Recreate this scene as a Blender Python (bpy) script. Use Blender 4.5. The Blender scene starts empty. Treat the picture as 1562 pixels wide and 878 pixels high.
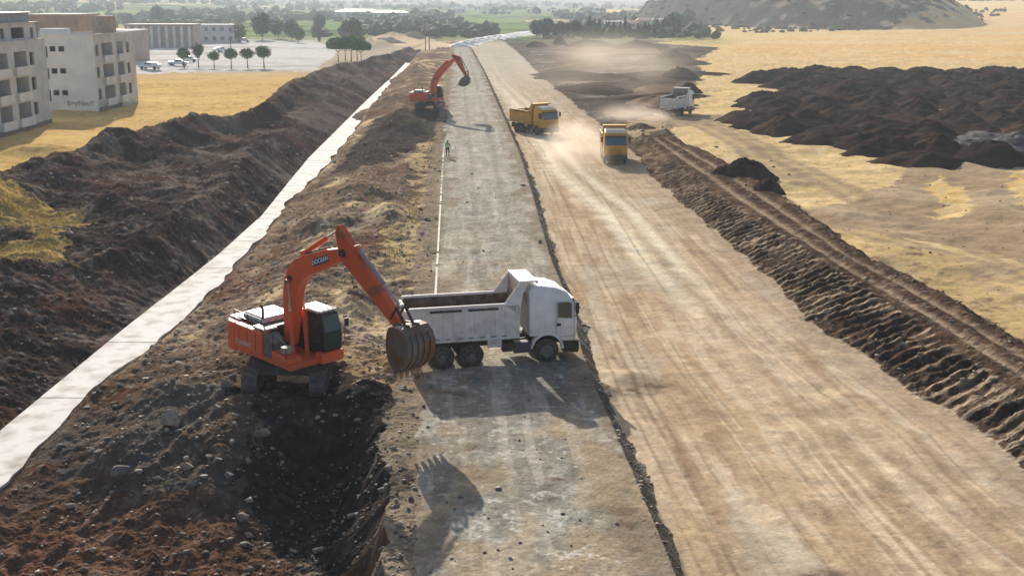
import bpy, bmesh, math, random
import numpy as np
from mathutils import Vector, Matrix
random.seed(7)
C = bpy.context.scene.collection
R = math.radians
# ------------------------------------------------------------------ camera, sky, sun, exposure
CAM_H = 16.5
FPX = 1825.0
PITCH = math.atan(444.0 / FPX)
cd = bpy.data.cameras.new('camera'); cam = bpy.data.objects.new('camera', cd); C.objects.link(cam)
cd.sensor_width = 36.0; cd.lens = 36.0 * FPX / 1562.0
cd.clip_start = 0.5; cd.clip_end = 20000
cam.location = (0, 0, CAM_H); cam.rotation_euler = (math.pi / 2 - PITCH, 0, 0)
bpy.context.scene.camera = cam
SUN_EL = 24.0
SUN_DIR = Vector((-0.26, 0.965, 0)).normalized()          # horizontal direction towards the sun
world = bpy.data.worlds.new('World'); bpy.context.scene.world = world; world.use_nodes = True
wn = world.node_tree
bg = wn.nodes['Background']; sky = wn.nodes.new('ShaderNodeTexSky'); sky.sky_type = 'NISHITA'; sky.sun_disc = False
sky.sun_elevation = R(SUN_EL); sky.sun_rotation = math.atan2(SUN_DIR.x, SUN_DIR.y)
sky.dust_density = 2.5; sky.air_density = 1.0
wn.links.new(sky.outputs[0], bg.inputs[0]); bg.inputs[1].default_value = 0.09
sl = bpy.data.lights.new('sun', 'SUN'); sl.energy = 5.0; sl.angle = R(0.55); sl.color = (1.0, 0.91, 0.78)
so = bpy.data.objects.new('sun', sl); C.objects.link(so)
d = Vector((SUN_DIR.x * math.cos(R(SUN_EL)), SUN_DIR.y * math.cos(R(SUN_EL)), math.sin(R(SUN_EL))))
so.rotation_euler = d.to_track_quat('Z', 'Y').to_euler(); so.location = (0, 0, 100)
vs = bpy.context.scene.view_settings
vs.view_transform = 'Standard'; vs.look = 'None'; vs.exposure = 0.52; vs.gamma = 1.0; vs.use_curve_mapping = False
cy = bpy.context.scene.cycles
cy.max_bounces = 6; cy.diffuse_bounces = 3; cy.glossy_bounces = 3; cy.transmission_bounces = 4; cy.volume_bounces = 1
cy.volume_step_rate = 2.0; cy.volume_max_steps = 64

# ------------------------------------------------------------------ helpers
def at(px, py, z=0.0):
    """point of the plane at height z seen at photo pixel (px, py)"""
    th = PITCH + math.atan((py - 439.0) / FPX)
    Y = (CAM_H - z) / math.tan(th)
    dep = Y * math.cos(PITCH) + (CAM_H - z) * math.sin(PITCH)
    return ((px - 781.0) / FPX * dep, Y)
def tag(o, label=None, cat=None, group=None, kind=None):
    if label: o['label'] = label
    if cat: o['category'] = cat
    if group: o['group'] = group
    if kind: o['kind'] = kind
    return o
def empty(name, loc=(0, 0, 0), rz=0.0, scale=1.0):
    o = bpy.data.objects.new(name, None); C.objects.link(o); o.location = loc; o.rotation_euler = (0, 0, rz)
    o.scale = (scale,) * 3; o.empty_display_size = 0.3
    return o
def kids(o): return [c for c in bpy.data.objects if c.parent == o]
def copy_tree(o, parent=None):
    c = o.copy(); C.objects.link(c); c.parent = parent
    for ch in kids(o): copy_tree(ch, c)
    return c
# --- materials
MATS = {}
def mat(name, col, rough=0.7, metal=0.0, var=0.0, vscale=3.0, col2=None, bump=0.0, bscale=20.0, spec=0.5, lo=0.4, hi=0.65, detail=6.0, mud=None):
    if name in MATS: return MATS[name]
    m = bpy.data.materials.new(name); m.use_nodes = True; nt = m.node_tree; b = nt.nodes['Principled BSDF']
    b.inputs['Roughness'].default_value = rough; b.inputs['Metallic'].default_value = metal
    b.inputs['Specular IOR Level'].default_value = spec
    b.inputs['Base Color'].default_value = (*col, 1)
    tc = nt.nodes.new('ShaderNodeTexCoord')
    if col2 is not None or var:
        n = nt.nodes.new('ShaderNodeTexNoise'); n.inputs['Scale'].default_value = vscale; n.inputs['Detail'].default_value = detail
        nt.links.new(tc.outputs['Object'], n.inputs['Vector'])
        r = nt.nodes.new('ShaderNodeValToRGB'); r.color_ramp.elements[0].position = lo; r.color_ramp.elements[1].position = hi
        c2 = col2 if col2 is not None else tuple(c * (1 - var) for c in col)
        r.color_ramp.elements[0].color = (*col, 1); r.color_ramp.elements[1].color = (*c2, 1)
        nt.links.new(n.outputs[0], r.inputs[0]); nt.links.new(r.outputs[0], b.inputs['Base Color'])
    if mud:                                    # dried mud and dust thrown up from below, thinning with height
        z0, z1, amt = mud; L = nt.links.new
        sx = nt.nodes.new('ShaderNodeSeparateXYZ'); L(tc.outputs['Object'], sx.inputs[0])
        n3 = nt.nodes.new('ShaderNodeTexNoise'); n3.inputs['Scale'].default_value = 3.5; n3.inputs['Detail'].default_value = 8; n3.inputs['Roughness'].default_value = .65; L(tc.outputs['Object'], n3.inputs['Vector'])
        a1 = nt.nodes.new('ShaderNodeMapRange'); a1.inputs[1].default_value = z0; a1.inputs[2].default_value = z1; a1.inputs[3].default_value = amt; a1.inputs[4].default_value = .06; L(sx.outputs['Z'], a1.inputs[0])
        a2 = nt.nodes.new('ShaderNodeMapRange'); a2.inputs[1].default_value = .38; a2.inputs[2].default_value = .66; a2.inputs[3].default_value = .25; a2.inputs[4].default_value = 1.7; L(n3.outputs[0], a2.inputs[0])
        a3 = nt.nodes.new('ShaderNodeMath'); a3.operation = 'MULTIPLY'; a3.use_clamp = True; L(a1.outputs[0], a3.inputs[0]); L(a2.outputs[0], a3.inputs[1])
        mx = nt.nodes.new('ShaderNodeMix'); mx.data_type = 'RGBA'; L(a3.outputs[0], mx.inputs[0]); mx.inputs[7].default_value = (.27, .205, .14, 1)
        src = b.inputs['Base Color'].links[0].from_socket if b.inputs['Base Color'].links else None
        if src: L(src, mx.inputs[6])
        else: mx.inputs[6].default_value = (*col, 1)
        L(mx.outputs[2], b.inputs['Base Color'])
        a4 = nt.nodes.new('ShaderNodeMapRange'); a4.inputs[3].default_value = rough; a4.inputs[4].default_value = .9; L(a3.outputs[0], a4.inputs[0]); L(a4.outputs[0], b.inputs['Roughness'])
    if bump:
        n2 = nt.nodes.new('ShaderNodeTexNoise'); n2.inputs['Scale'].default_value = bscale; n2.inputs['Detail'].default_value = 5
        nt.links.new(tc.outputs['Object'], n2.inputs['Vector'])
        bp = nt.nodes.new('ShaderNodeBump'); bp.inputs['Strength'].default_value = bump; bp.inputs['Distance'].default_value = 0.05
        nt.links.new(n2.outputs[0], bp.inputs['Height']); nt.links.new(bp.outputs[0], b.inputs['Normal'])
    MATS[name] = m
    return m
# --- mesh builder
class MB:
    def __init__(s): s.v = []; s.f = []; s.M = Matrix.Identity(4)
    def add(s, vs_, fs_, M=None):
        o = len(s.v); M = s.M if M is None else s.M @ M
        s.v += [tuple(M @ Vector(p)) for p in vs_]; s.f += [tuple(i + o for i in f) for f in fs_]
    def box(s, c, d, rz=0, ry=0, rx=0, top=None):
        x, y, z = d[0] / 2, d[1] / 2, d[2] / 2; tx, ty = (x, y) if top is None else (top[0] / 2, top[1] / 2)
        vs_ = [(-x, -y, -z), (x, -y, -z), (x, y, -z), (-x, y, -z), (-tx, -ty, z), (tx, -ty, z), (tx, ty, z), (-tx, ty, z)]
        M = Matrix.Translation(c) @ Matrix.Rotation(rz, 4, 'Z') @ Matrix.Rotation(ry, 4, 'Y') @ Matrix.Rotation(rx, 4, 'X')
        s.add(vs_, [(3, 2, 1, 0), (4, 5, 6, 7), (0, 1, 5, 4), (1, 2, 6, 5), (2, 3, 7, 6), (3, 0, 4, 7)], M)
    def prism(s, prof, y0, y1, top_in=None):
        """profile in (x, z), extruded along y. top_in=(z, inset): above z the sides lean in"""
        n = len(prof)
        def yy(y, z):
            if top_in and z > top_in[0]:
                return y * (1 - top_in[1] * (z - top_in[0]) / abs(y))
            return y
        vs_ = [(x, yy(y0, z), z) for x, z in prof] + [(x, yy(y1, z), z) for x, z in prof]
        a = sum(prof[i][0] * prof[(i + 1) % n][1] - prof[(i + 1) % n][0] * prof[i][1] for i in range(n))
        f0, f1 = list(range(n)), [i + n for i in range(n)]
        side = [(i, (i + 1) % n, (i + 1) % n + n, i + n) for i in range(n)]
        if a > 0: fs = [tuple(f0), tuple(reversed(f1))] + [tuple(reversed(q)) for q in side]
        else: fs = [tuple(reversed(f0)), tuple(f1)] + side
        s.add(vs_, fs)
    def zprism(s, prof, z0, z1):
        n = len(prof); a = sum(prof[i][0] * prof[(i + 1) % n][1] - prof[(i + 1) % n][0] * prof[i][1] for i in range(n))
        p = prof if a > 0 else prof[::-1]
        vs_ = [(x, y, z0) for x, y in p] + [(x, y, z1) for x, y in p]
        s.add(vs_, [tuple(reversed(range(n))), tuple(range(n, 2 * n))] + [(i, (i + 1) % n, (i + 1) % n + n, i + n) for i in range(n)])
    def cyl(s, p0, p1, r, n=12, r2=None, caps=True):
        p0, p1 = Vector(p0), Vector(p1); r2 = r if r2 is None else r2
        ax = (p1 - p0).normalized(); t = Vector((0, 0, 1)) if abs(ax.z) < .9 else Vector((1, 0, 0))
        u = ax.cross(t).normalized(); w = ax.cross(u)
        vs_ = [p0 + (u * math.cos(2 * math.pi * i / n) + w * math.sin(2 * math.pi * i / n)) * r for i in range(n)]
        vs_ += [p1 + (u * math.cos(2 * math.pi * i / n) + w * math.sin(2 * math.pi * i / n)) * r2 for i in range(n)]
        fs = [((i + 1) % n, i, i + n, (i + 1) % n + n) for i in range(n)]
        if caps: fs += [tuple(range(n)), tuple(range(2 * n - 1, n - 1, -1))]
        s.add(vs_, fs)
    def tube(s, pts, r, n=8):
        for a, b in zip(pts[:-1], pts[1:]): s.cyl(a, b, r, n)
    def lathe(s, prof, c, axis='Y', n=28):
        """prof: (radius, offset along axis)"""
        k = len(prof); vs_ = []
        for i in range(n):
            a = 2 * math.pi * i / n
            for r, h in prof:
                if axis == 'Y': vs_.append((c[0] + r * math.cos(a), c[1] + h, c[2] + r * math.sin(a)))
                else: vs_.append((c[0] + r * math.cos(a), c[1] + r * math.sin(a), c[2] + h))
        fs = []
        for i in range(n):
            j = (i + 1) % n
            for q in range(k - 1): fs.append((i * k + q, j * k + q, j * k + q + 1, i * k + q + 1))
        s.add(vs_, fs)
    def build(s, name, m, parent=None, bevel=0.0, smooth=False, seg=2):
        me = bpy.data.meshes.new(name); bm = bmesh.new()
        vv = [bm.verts.new(p) for p in s.v]
        for f in s.f:
            try: bm.faces.new([vv[i] for i in f])
            except ValueError: pass
        bmesh.ops.recalc_face_normals(bm, faces=bm.faces)
        if bevel:
            es = [e for e in bm.edges if len(e.link_faces) == 2 and e.calc_face_angle(0) > 0.45]
            bmesh.ops.bevel(bm, geom=es, offset=bevel, segments=seg, profile=0.5, affect='EDGES', clamp_overlap=True)
        if smooth:
            for f in bm.faces: f.smooth = True
            for e in bm.edges:
                if len(e.link_faces) == 2 and e.calc_face_angle(0) > 0.7: e.smooth = False
        bm.to_mesh(me); bm.free()
        me.materials.append(m); o = bpy.data.objects.new(name, me); C.objects.link(o)
        if parent is not None: o.parent = parent
        return o
def text(name, body, size, m, parent, M, extrude=0.004, align='CENTER', shear=0.0):
    cu = bpy.data.curves.new(name, 'FONT'); cu.body = body; cu.size = size; cu.extrude = extrude
    cu.align_x = align; cu.align_y = 'CENTER'; cu.shear = shear; cu.materials.append(m); cu.offset = size * 0.02
    t = bpy.data.objects.new(name, cu); C.objects.link(t); me = bpy.data.meshes.new_from_object(t.evaluated_get(bpy.context.evaluated_depsgraph_get()))
    bpy.data.objects.remove(t); o = bpy.data.objects.new(name, me); C.objects.link(o); o.parent = parent; o.matrix_local = M
    return o
# --- noise
def _h(ix, iy, seed):
    h = (ix.astype(np.uint32) * np.uint32(374761393) + iy.astype(np.uint32) * np.uint32(668265263) + np.uint32(seed * 974711 + 13))
    h = (h ^ (h >> np.uint32(13))) * np.uint32(1274126177); h = h ^ (h >> np.uint32(16))
    return (h & np.uint32(0xFFFFFF)).astype(np.float32) / np.float32(0xFFFFFF)
def vn(x, y, seed=0):
    x = np.asarray(x, np.float32); y = np.asarray(y, np.float32)
    fx, fy = np.floor(x), np.floor(y); ix = fx.astype(np.int64); iy = fy.astype(np.int64); x = x - fx; y = y - fy
    u = x * x * (3 - 2 * x); v = y * y * (3 - 2 * y)
    a, b, c, e = _h(ix, iy, seed), _h(ix + 1, iy, seed), _h(ix, iy + 1, seed), _h(ix + 1, iy + 1, seed)
    return (a + (b - a) * u + (c - a) * v + (a - b - c + e) * u * v) * 2 - 1
def fbm(x, y, o=4, seed=0, g=0.5):
    s = 0; a = 1.0; t = 0
    for i in range(o):
        s = s + a * vn(x * 1.0, y * 1.0, seed + i); t += a; a *= g
        x, y = (x * 0.8 - y * 0.6) * 2.03 + 17.1, (x * 0.6 + y * 0.8) * 2.03 - 5.3
    return s / t * 1.5
def sst(a, b, x):
    t = np.clip((x - a) / (b - a), 0, 1); return t * t * (3 - 2 * t)
def inpoly(X, Y, poly):
    r = np.zeros(X.shape, bool); n = len(poly)
    xs = [p[0] for p in poly]; ys = [p[1] for p in poly]
    for i in range(n):
        x0, y0, x1, y1 = xs[i], ys[i], xs[i - 1], ys[i - 1]
        if y0 == y1: continue
        c = ((y0 > Y) != (y1 > Y)) & (X < (x1 - x0) * (Y - y0) / (y1 - y0) + x0); r ^= c
    return r
def pdist(X, Y, pl):
    best = np.full(X.shape, 1e9)
    for (x0, y0), (x1, y1) in zip(pl[:-1], pl[1:]):
        dx, dy = x1 - x0, y1 - y0; L = dx * dx + dy * dy + 1e-9
        t = np.clip(((X - x0) * dx + (Y - y0) * dy) / L, 0, 1)
        best = np.minimum(best, (X - x0 - t * dx) ** 2 + (Y - y0 - t * dy) ** 2)
    return np.sqrt(best)

# ------------------------------------------------------------------ the terrain: cross sections between polylines
def PL(pts):
    w = sorted([(at(px, py, z)[1], at(px, py, z)[0], z) for px, py, z in pts])
    return np.array(w)
def ev(pl, Y):
    Yc = pl[:, 0]
    x = np.interp(Y, Yc, pl[:, 1]); z = np.interp(Y, Yc, pl[:, 2])
    # straight on beyond both ends
    s0 = (pl[1, 1] - pl[0, 1]) / (pl[1, 0] - pl[0, 0]); s1 = (pl[-1, 1] - pl[-2, 1]) / (pl[-1, 0] - pl[-2, 0])
    x = np.where(Y < Yc[0], pl[0, 1] + s0 * (Y - Yc[0]), x); x = np.where(Y > Yc[-1], pl[-1, 1] + s1 * (Y - Yc[-1]) * 0.2, x)
    return x, z
def zc(pts, z): return [(a, b, z) for a, b in pts]
pB = PL([(-200, 330, 3), (0, 258, 3), (130, 222, 3), (230, 188, 3), (300, 178, 2.8), (360, 174, 2.5), (410, 164, 2.5), (440, 130, 2.4), (500, 104, 2.0), (600, 82, 1.2), (645, 66, .3)])
pD = PL([(-250, 470, 1.5), (0, 405, 1.5), (100, 385, 1.5), (170, 372, 1.5), (260, 335, 1.3), (330, 292, 1.1), (420, 215, .9), (520, 132, .6), (600, 87, .3), (652, 66, 0)])
ZC = -1.4
pE = PL(zc([(-250, 880), (0, 655), (190, 500), (330, 390), (395, 332), (468, 243), (560, 152), (600, 115), (622, 92), (658, 66)], ZC))
pF = PL(zc([(-130, 900), (0, 760), (60, 690), (120, 620), (245, 520), (290, 480), (345, 425), (385, 385), (440, 310), (495, 258), (545, 195), (590, 135), (628, 95), (662, 66)], ZC))
pI = PL(zc([(600, 1000), (615, 878), (618, 700), (625, 620), (640, 540), (650, 445), (660, 330), (668, 240), (678, 170), (690, 75), (697, 40)], 0))
pJ = PL(zc([(1110, 1000), (1045, 878), (985, 740), (940, 640), (905, 565), (870, 450), (845, 390), (815, 290), (795, 230), (765, 165), (740, 110), (718, 72), (706, 40)], 0))
pL_ = PL(zc([(1800, 880), (1650, 790), (1562, 720), (1500, 660), (1400, 595), (1250, 500), (1170, 420), (1100, 360), (1000, 275), (965, 230), (890, 170), (830, 120), (800, 90), (765, 62), (720, 40)], -.6))
pM = PL(zc([(2100, 880), (1562, 600), (1400, 490), (1250, 395), (1100, 300), (1010, 232), (980, 205)], .35) + zc([(905, 165), (850, 120), (815, 90), (775, 62), (730, 40)], -.4))
pN = PL(zc([(2300, 880), (1562, 525), (1440, 450), (1300, 380), (1200, 305), (1100, 245), (1012, 203)], .45) + zc([(1010, 175), (1050, 140), (1065, 110), (1090, 76), (1000, 58), (850, 42)], -.3))
def lerp(a, b, t): return a + (b - a) * t
def section(Y):
    """x and z of every line of the cross section at distance Y"""
    n = np.ones_like(Y); S = []
    xB, zB = ev(pB, Y); xD, zD = ev(pD, Y); xE, zE = ev(pE, Y); xF, zF = ev(pF, Y)
    xI, zI = ev(pI, Y); xJ, zJ = ev(pJ, Y); xL, zL = ev(pL_, Y); xM, zM = ev(pM, Y); xN, zN = ev(pN, Y)
    fl = sst(322, 397, Y)                       # all lines run out flat in the valley
    pit = 1 - sst(43.9, 48.0, Y)
    lo = 1 - sst(34.7, 49.0, Y)
    S.append((np.minimum(xB - 300, -600), .4 * n))        # 0 far left field
    S.append((xB - 3.2 - zB * .4, .4 * n))                # 1 outer toe
    S.append((xB, zB))                                    # 2 crest
    S.append((lerp(xB, xD, .4), .9 * n * (1 - fl)))       # 3 trough
    S.append((xD - .3, zD))                               # 4 bank top
    S.append((xE, zE * (1 - fl)))                         # 5 channel left
    S.append((xF, zF * (1 - fl)))                         # 6 channel right
    S.append((xF + .8, lerp(-.75, -1.9, lo) * (1 - fl)))  # 7
    S.append((lerp(xF, xI, .5), lerp(.45, -2.2, lo) * (1 - fl)))    # 8 verge ridge
    S.append((lerp(xF, xI, .74), lerp(.1, -2.5, pit) * (1 - fl)))    # 9 pit floor left
    S.append((xI - 2.5 + .5 * fbm(Y / 2.3, Y * 0, 3, 19), lerp(.0, -2.5, pit) * (1 - fl)))             # 10 pit floor right
    S.append((xI - .8 + .3 * fbm(Y / 1.7, Y * 0 + 3, 3, 18), .05 * n))                         # 11 lip of the pit
    S.append((xI + .4, zI))                               # 12 old road
    S.append((xJ - .25, zJ))                              # 13
    S.append((xJ + .35, lerp(-.6, -.1, fl)))              # 14 haul road
    S.append((xL, lerp(-.6, -.1, fl)))                    # 15
    S.append((xM, zM)); S.append((xN, zN))                # 16 17 berm
    S.append((xN + 1.4, -.3 * n))                         # 18
    S.append((np.maximum(xN + 300, 900), -.3 * n))        # 19
    out = [S[0]]
    for x, z in S[1:]: out.append((np.maximum(x, out[-1][0] + .04), z))
    return out
#            amp of coarse / middle / fine lumps per segment 0..18
LUMP = [(.25, .04, .01), (.5, .2, .12), (.9, .17, .17), (.8, .17, .17), (.35, .17, .17), (0, 0, .0), (.0, .10, .06), (.30, .17, .10), (.30, .17, .09),
        (.22, .17, .10), (.0, .1, .1), (.0, .05, .05), (0, .035, .018), (0, .03, .03), (.04, .05, .008), (.0, .08, .13), (.08, .07, .07), (.0, .12, .12), (.3, .08, .02)]
HILL = (205, 940, 108, 300)
def far_height(X, Y):
    e = ((X - HILL[0]) / HILL[2]) ** 2 + ((Y - HILL[1]) / HILL[3]) ** 2
    h = 62 * np.clip(1 - e, 0, 1) ** 1.0 * (1 + .25 * fbm(X / 60, Y / 60, 4, 31)) + np.clip(1 - e, 0, 1) * 4 * fbm(X / 14, Y / 14, 3, 32)
    h = h + 13 * sst(150, 520, X - 60) * sst(352, 1060, Y)
    m = sst(1900, 4200, Y) * (70 + 70 * fbm(X / 900 + 3, Y / 900, 5, 33)) * (0.35 + .65 * sst(0, 900, np.abs(X - 300)))
    h = h + np.clip(m, 0, 170) + sst(380, 1360, Y) * 1.2 * fbm(X / 80, Y / 80, 3, 34)
    h = h + sst(-120, -700, X) * sst(457, 1360, Y) * 18
    return h
def terrain(X, Y, detail=True):
    shp = X.shape; X = X.ravel().astype(float); Y = Y.ravel().astype(float)
    wx = .35 * fbm(X / 2.2, Y / 2.2, 3, 5); Xw = X + wx
    uY, inv = np.unique(Y, return_inverse=True)
    S = [(a[inv], b[inv]) for a, b in section(uY)]
    z = S[0][1].copy(); seg = np.zeros(X.shape, int)
    amp = [np.full(X.shape, LUMP[0][k]) for k in range(3)]
    for i in range(len(S) - 1):
        (x0, z0), (x1, z1) = S[i], S[i + 1]
        use = X if i in (4, 5, 6, 13) else Xw
        t = np.clip((use - x0) / (x1 - x0), 0, 1)
        if i in (1, 2, 7, 17): t = t * t * (3 - 2 * t)
        z = z + t * (z1 - z0); seg[use > x0] = i
        if i: 
            w = np.clip((use - x0) / 0.8 + .5, 0, 1)
            for k in range(3): amp[k] = amp[k] + w * (LUMP[i][k] - LUMP[i - 1][k])
    near = 1 - sst(457, 910, Y)
    if detail:
        c = fbm(X / 6.5, Y / 6.5, 3, 1); mdm = fbm(X / 1.7, Y / 1.7, 3, 2); f = fbm(X / .42, Y / .42, 4, 3, .62)
        rid = 1 - np.abs(fbm(X / 2.6, Y / 2.6, 3, 9))
        z = z + near * (amp[0] * c + amp[1] * (mdm * .7 + (rid - .7) * .9) + amp[2] * f)
        # tread marks across the near face of the berm
        xL, xM, xN = S[15][0], S[16][0], S[17][0]
        tb = np.clip((X - xL) / np.maximum(xM - xL, .1), 0, 1) ; inb = (seg == 15) & (Y < 123)
        ph = (Y - .38 * X) * 2 * np.pi / .95 + 1.3 * fbm(X / 4, Y / 4, 2, 12)
        z = z + inb * sst(.02, .2, tb) * (1 - sst(.9, 1, tb)) * (.10 * np.sign(np.sin(ph)) * np.abs(np.sin(ph)) ** .6) * (.15 + 1.1 * sst(-.5, .5, vn(X / 2.3, Y / 3.3, 14) + .5 * vn(X / .9, Y / .7, 15))) * (1 - .5 * sst(81, 111, Y))
        # longitudinal wheel ruts on the berm top and on the haul road
        tt = np.clip((X - xM) / np.maximum(xN - xM, .1), 0, 1)
        z = z - ((seg == 16) & (Y < 133.5)) * .14 * (np.exp(-((tt - .32) / .09) ** 2) + np.exp(-((tt - .72) / .08) ** 2))
        for pl, w, dd in RUTS: z = z - dd * np.exp(-(pdist(X, Y, pl) / w) ** 2) * (Y < 216)
        for pl in RIDGES: z = z + .16 * np.exp(-(pdist(X, Y, pl) / .22) ** 2)
    z = z + far_height(X, Y) * sst(277, 503, Y)
    for (cx, cy_, rx, ry, h) in BUMPS:
        q = ((X - cx) / rx) ** 2 + ((Y - cy_) / ry) ** 2
        z = z + h * np.exp(-q * 1.5) * (1 + (.25 * fbm(X / 2, Y / 2, 3, 44) if detail else 0))
    for (cx, cy_, rx, ry, z0) in PADS:      # ground levelled under a machine
        q = np.sqrt(((X - cx) / rx) ** 2 + ((Y - cy_) / ry) ** 2)
        k = 1 - sst(.75, 1.15, q)
        z = z * (1 - k) + k * (z0 + (z - z0) * .12)
    return z.reshape(shp), seg.reshape(shp), (Xw.reshape(shp), S)
W = lambda pts, z=0.0: [at(a, b, z) for a, b in pts]
RUTS = [(W([(735, 85), (752, 120), (790, 165), (822, 215), (850, 262), (930, 330), (985, 400), (1060, 480)], -.6), .35, .07),
        (W([(745, 85), (768, 125), (812, 165), (845, 215), (885, 262), (965, 325), (1040, 410), (1150, 520), (1300, 660), (1500, 860)], -.6), .35, .07),
        (W([(800, 300), (860, 420), (950, 560), (1060, 740), (1150, 900)], -.6), .3, .05),
        (W([(1100, 480), (1250, 600), (1400, 730), (1562, 860)], -.6), .35, .06),
        (W([(1180, 480), (1330, 600), (1500, 730), (1650, 820)], -.6), .35, .06)]
RIDGES = [W([(0, 872), (45, 835), (85, 795)], -2), W([(245, 790), (238, 835), (232, 878)], -2.3), W([(336, 825), (333, 850), (330, 890)], -2.4), W([(80, 850), (150, 800), (215, 760)], -2),
          W([(180, 740), (260, 690), (340, 655), (400, 640)], -1.4), W([(240, 740), (300, 700), (390, 660)], -1.6)]
def B_(px, py, wpx, h, z=0, ry=None):
    x, y = at(px, py, z); w = wpx / FPX * math.hypot(x, y); return (x, y, w, ry or w * .8, h)
BUMPS = [B_(612, 200, 40, 1.7, ry=12.6), B_(560, 300, 60, .8), B_(600, 330, 40, .8, ry=5.6), B_(545, 470, 40, 1.0, ry=3.4), B_(480, 345, 40, .7), B_(625, 255, 22, .8, ry=5.6), B_(590, 160, 35, 1.5, ry=11.2), B_(630, 110, 22, 1.6, ry=19.6),
         B_(440, 625, 60, .15, ry=1.4), B_(560, 600, 45, .5, ry=2.0), B_(250, 640, 60, .6, -1, 2.3), B_(180, 700, 45, .6, -1, 1.9),
         B_(60, 240, 70, .9), B_(240, 240, 60, 1.0, 1), B_(350, 230, 50, 1.2, 1), B_(180, 320, 70, .7, 1), B_(960, 575, 40, .35, -.6, 1.3), B_(890, 560, 22, .25, 0, 1.2),
         B_(930, 590, 14, .25, -.3, 1.1), B_(570, 75, 30, 3, ry=22.4), B_(600, 62, 34, 2.5, ry=19.6)]
EXC = (-9.45, 50.5)
EXC2 = at(655, 166, 1.3)
PADS = [(EXC[0], EXC[1] - .35, 2.9, 2.7, -.02), (EXC2[0], EXC2[1] + 1.5, 3.0, 4.0, 1.2)]
def gz(x, y): return float(terrain(np.array([x]), np.array([y]))[0][0])
# ------------------------------------------------------------------ ground colours (soil albedo; the pit also has shadow painted in)
def mix(c, d, t): return c + (np.asarray(d) - c) * t[:, None]
K = lambda *a: np.array(a, float)
SPOIL = K(.050, .035, .030); SPOIL2 = K(.140, .102, .080); REDS = K(.105, .050, .030); GREYS = K(.17, .15, .128)
TAN = K(.46, .345, .222); TAN2 = K(.565, .46, .325); TAN3 = K(.365, .265, .17)
OLD = K(.275, .256, .212); OLD2 = K(.39, .37, .315); OLD3 = K(.17, .155, .13)
STRAW = K(.58, .39, .155); STRAW2 = K(.62, .43, .165); PALE = K(.60, .445, .225); GTRACK = K(.34, .25, .155)
BERM = K(.070, .043, .029); BERM2 = K(.145, .095, .062)
YARD = K(.58, .56, .53); GREEN = K(.13, .19, .06); ROCK = K(.07, .056, .05)
P_PATCH = W([(-200, 300), (0, 305), (60, 312), (130, 321), (112, 345), (78, 352), (92, 392), (20, 404), (-200, 440)], 1.2)
P_HOLE = W([(-200, 352), (0, 350), (55, 352), (58, 366), (0, 372), (-200, 380)], 1.2)
P_YARD = W([(195, 88), (260, 68), (340, 60), (480, 62), (520, 75), (480, 108), (330, 110), (195, 112), (60, 118), (60, 95)], .4)
P_TRACK = [W(p, -.3) for p in ([(1215, 318), (1300, 305), (1390, 262), (1480, 240), (1700, 222), (1800, 420), (1562, 402), (1440, 372), (1330, 352), (1240, 345)],
                               [(930, 205), (960, 185), (1010, 172), (1100, 176), (1090, 186), (1020, 196), (975, 215)])]
P_ISL = [W(p, -.3) for p in ([(1412, 290), (1450, 268), (1490, 330), (1440, 335)], [(1540, 262), (1600, 255), (1640, 330), (1562, 335)])]
L_TYRE = [W(p, -.3) for p in ([(1075, 182), (1120, 200), (1180, 236), (1240, 268), (1320, 306), (1420, 350), (1562, 408)], [(1060, 186), (1110, 212), (1170, 248), (1225, 280)],
                              [(1390, 395), (1480, 430), (1562, 470)], [(1270, 340), (1400, 380), (1562, 430)], [(1360, 400), (1450, 450), (1562, 500)])]
P_RUB = W([(1300, 372), (1440, 395), (1562, 470), (1700, 560), (1562, 545), (1440, 440)], -.3)
P_ROCKH = [(x_ * .99, y_ * 1.508 + 5.3) for x_, y_ in [(88, 372), (150, 385), (175, 405), (230, 440), (290, 500), (400, 640), (520, 900), (0, 900), (60, 500)]]
P_FARPALE = W([(540, 68), (560, 58), (640, 57), (700, 70), (650, 76)], 0)
P_OR = W([(1100, 66), (1250, 52), (1420, 30), (1800, 24), (1900, 96), (1300, 100), (1150, 84)], -.3)
P_DARKR = W([(800, 92), (850, 62), (1000, 66), (1100, 72), (1060, 92), (1075, 112), (1040, 150), (985, 178), (930, 182), (880, 140)], -.3)
P_WHITE = W([(700, 70), (712, 60), (800, 49), (812, 55), (740, 62), (730, 71)], 0)
DARKW = W([(640, 565), (800, 552), (905, 562), (925, 620), (800, 640), (650, 600)], 0)
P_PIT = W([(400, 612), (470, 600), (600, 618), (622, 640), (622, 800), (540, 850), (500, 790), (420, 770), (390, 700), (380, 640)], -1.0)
P_DARKM = W([(575, 175), (690, 160), (690, 212), (640, 222), (560, 262), (500, 262)], 0)
P_STRIP = W([(610, 440), (648, 448), (668, 240), (668, 215), (640, 222), (610, 330), (560, 420)], 0)
P_SPILL = W([(520, 545), (600, 535), (640, 560), (655, 610), (560, 615), (525, 590)], 0)
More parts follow.
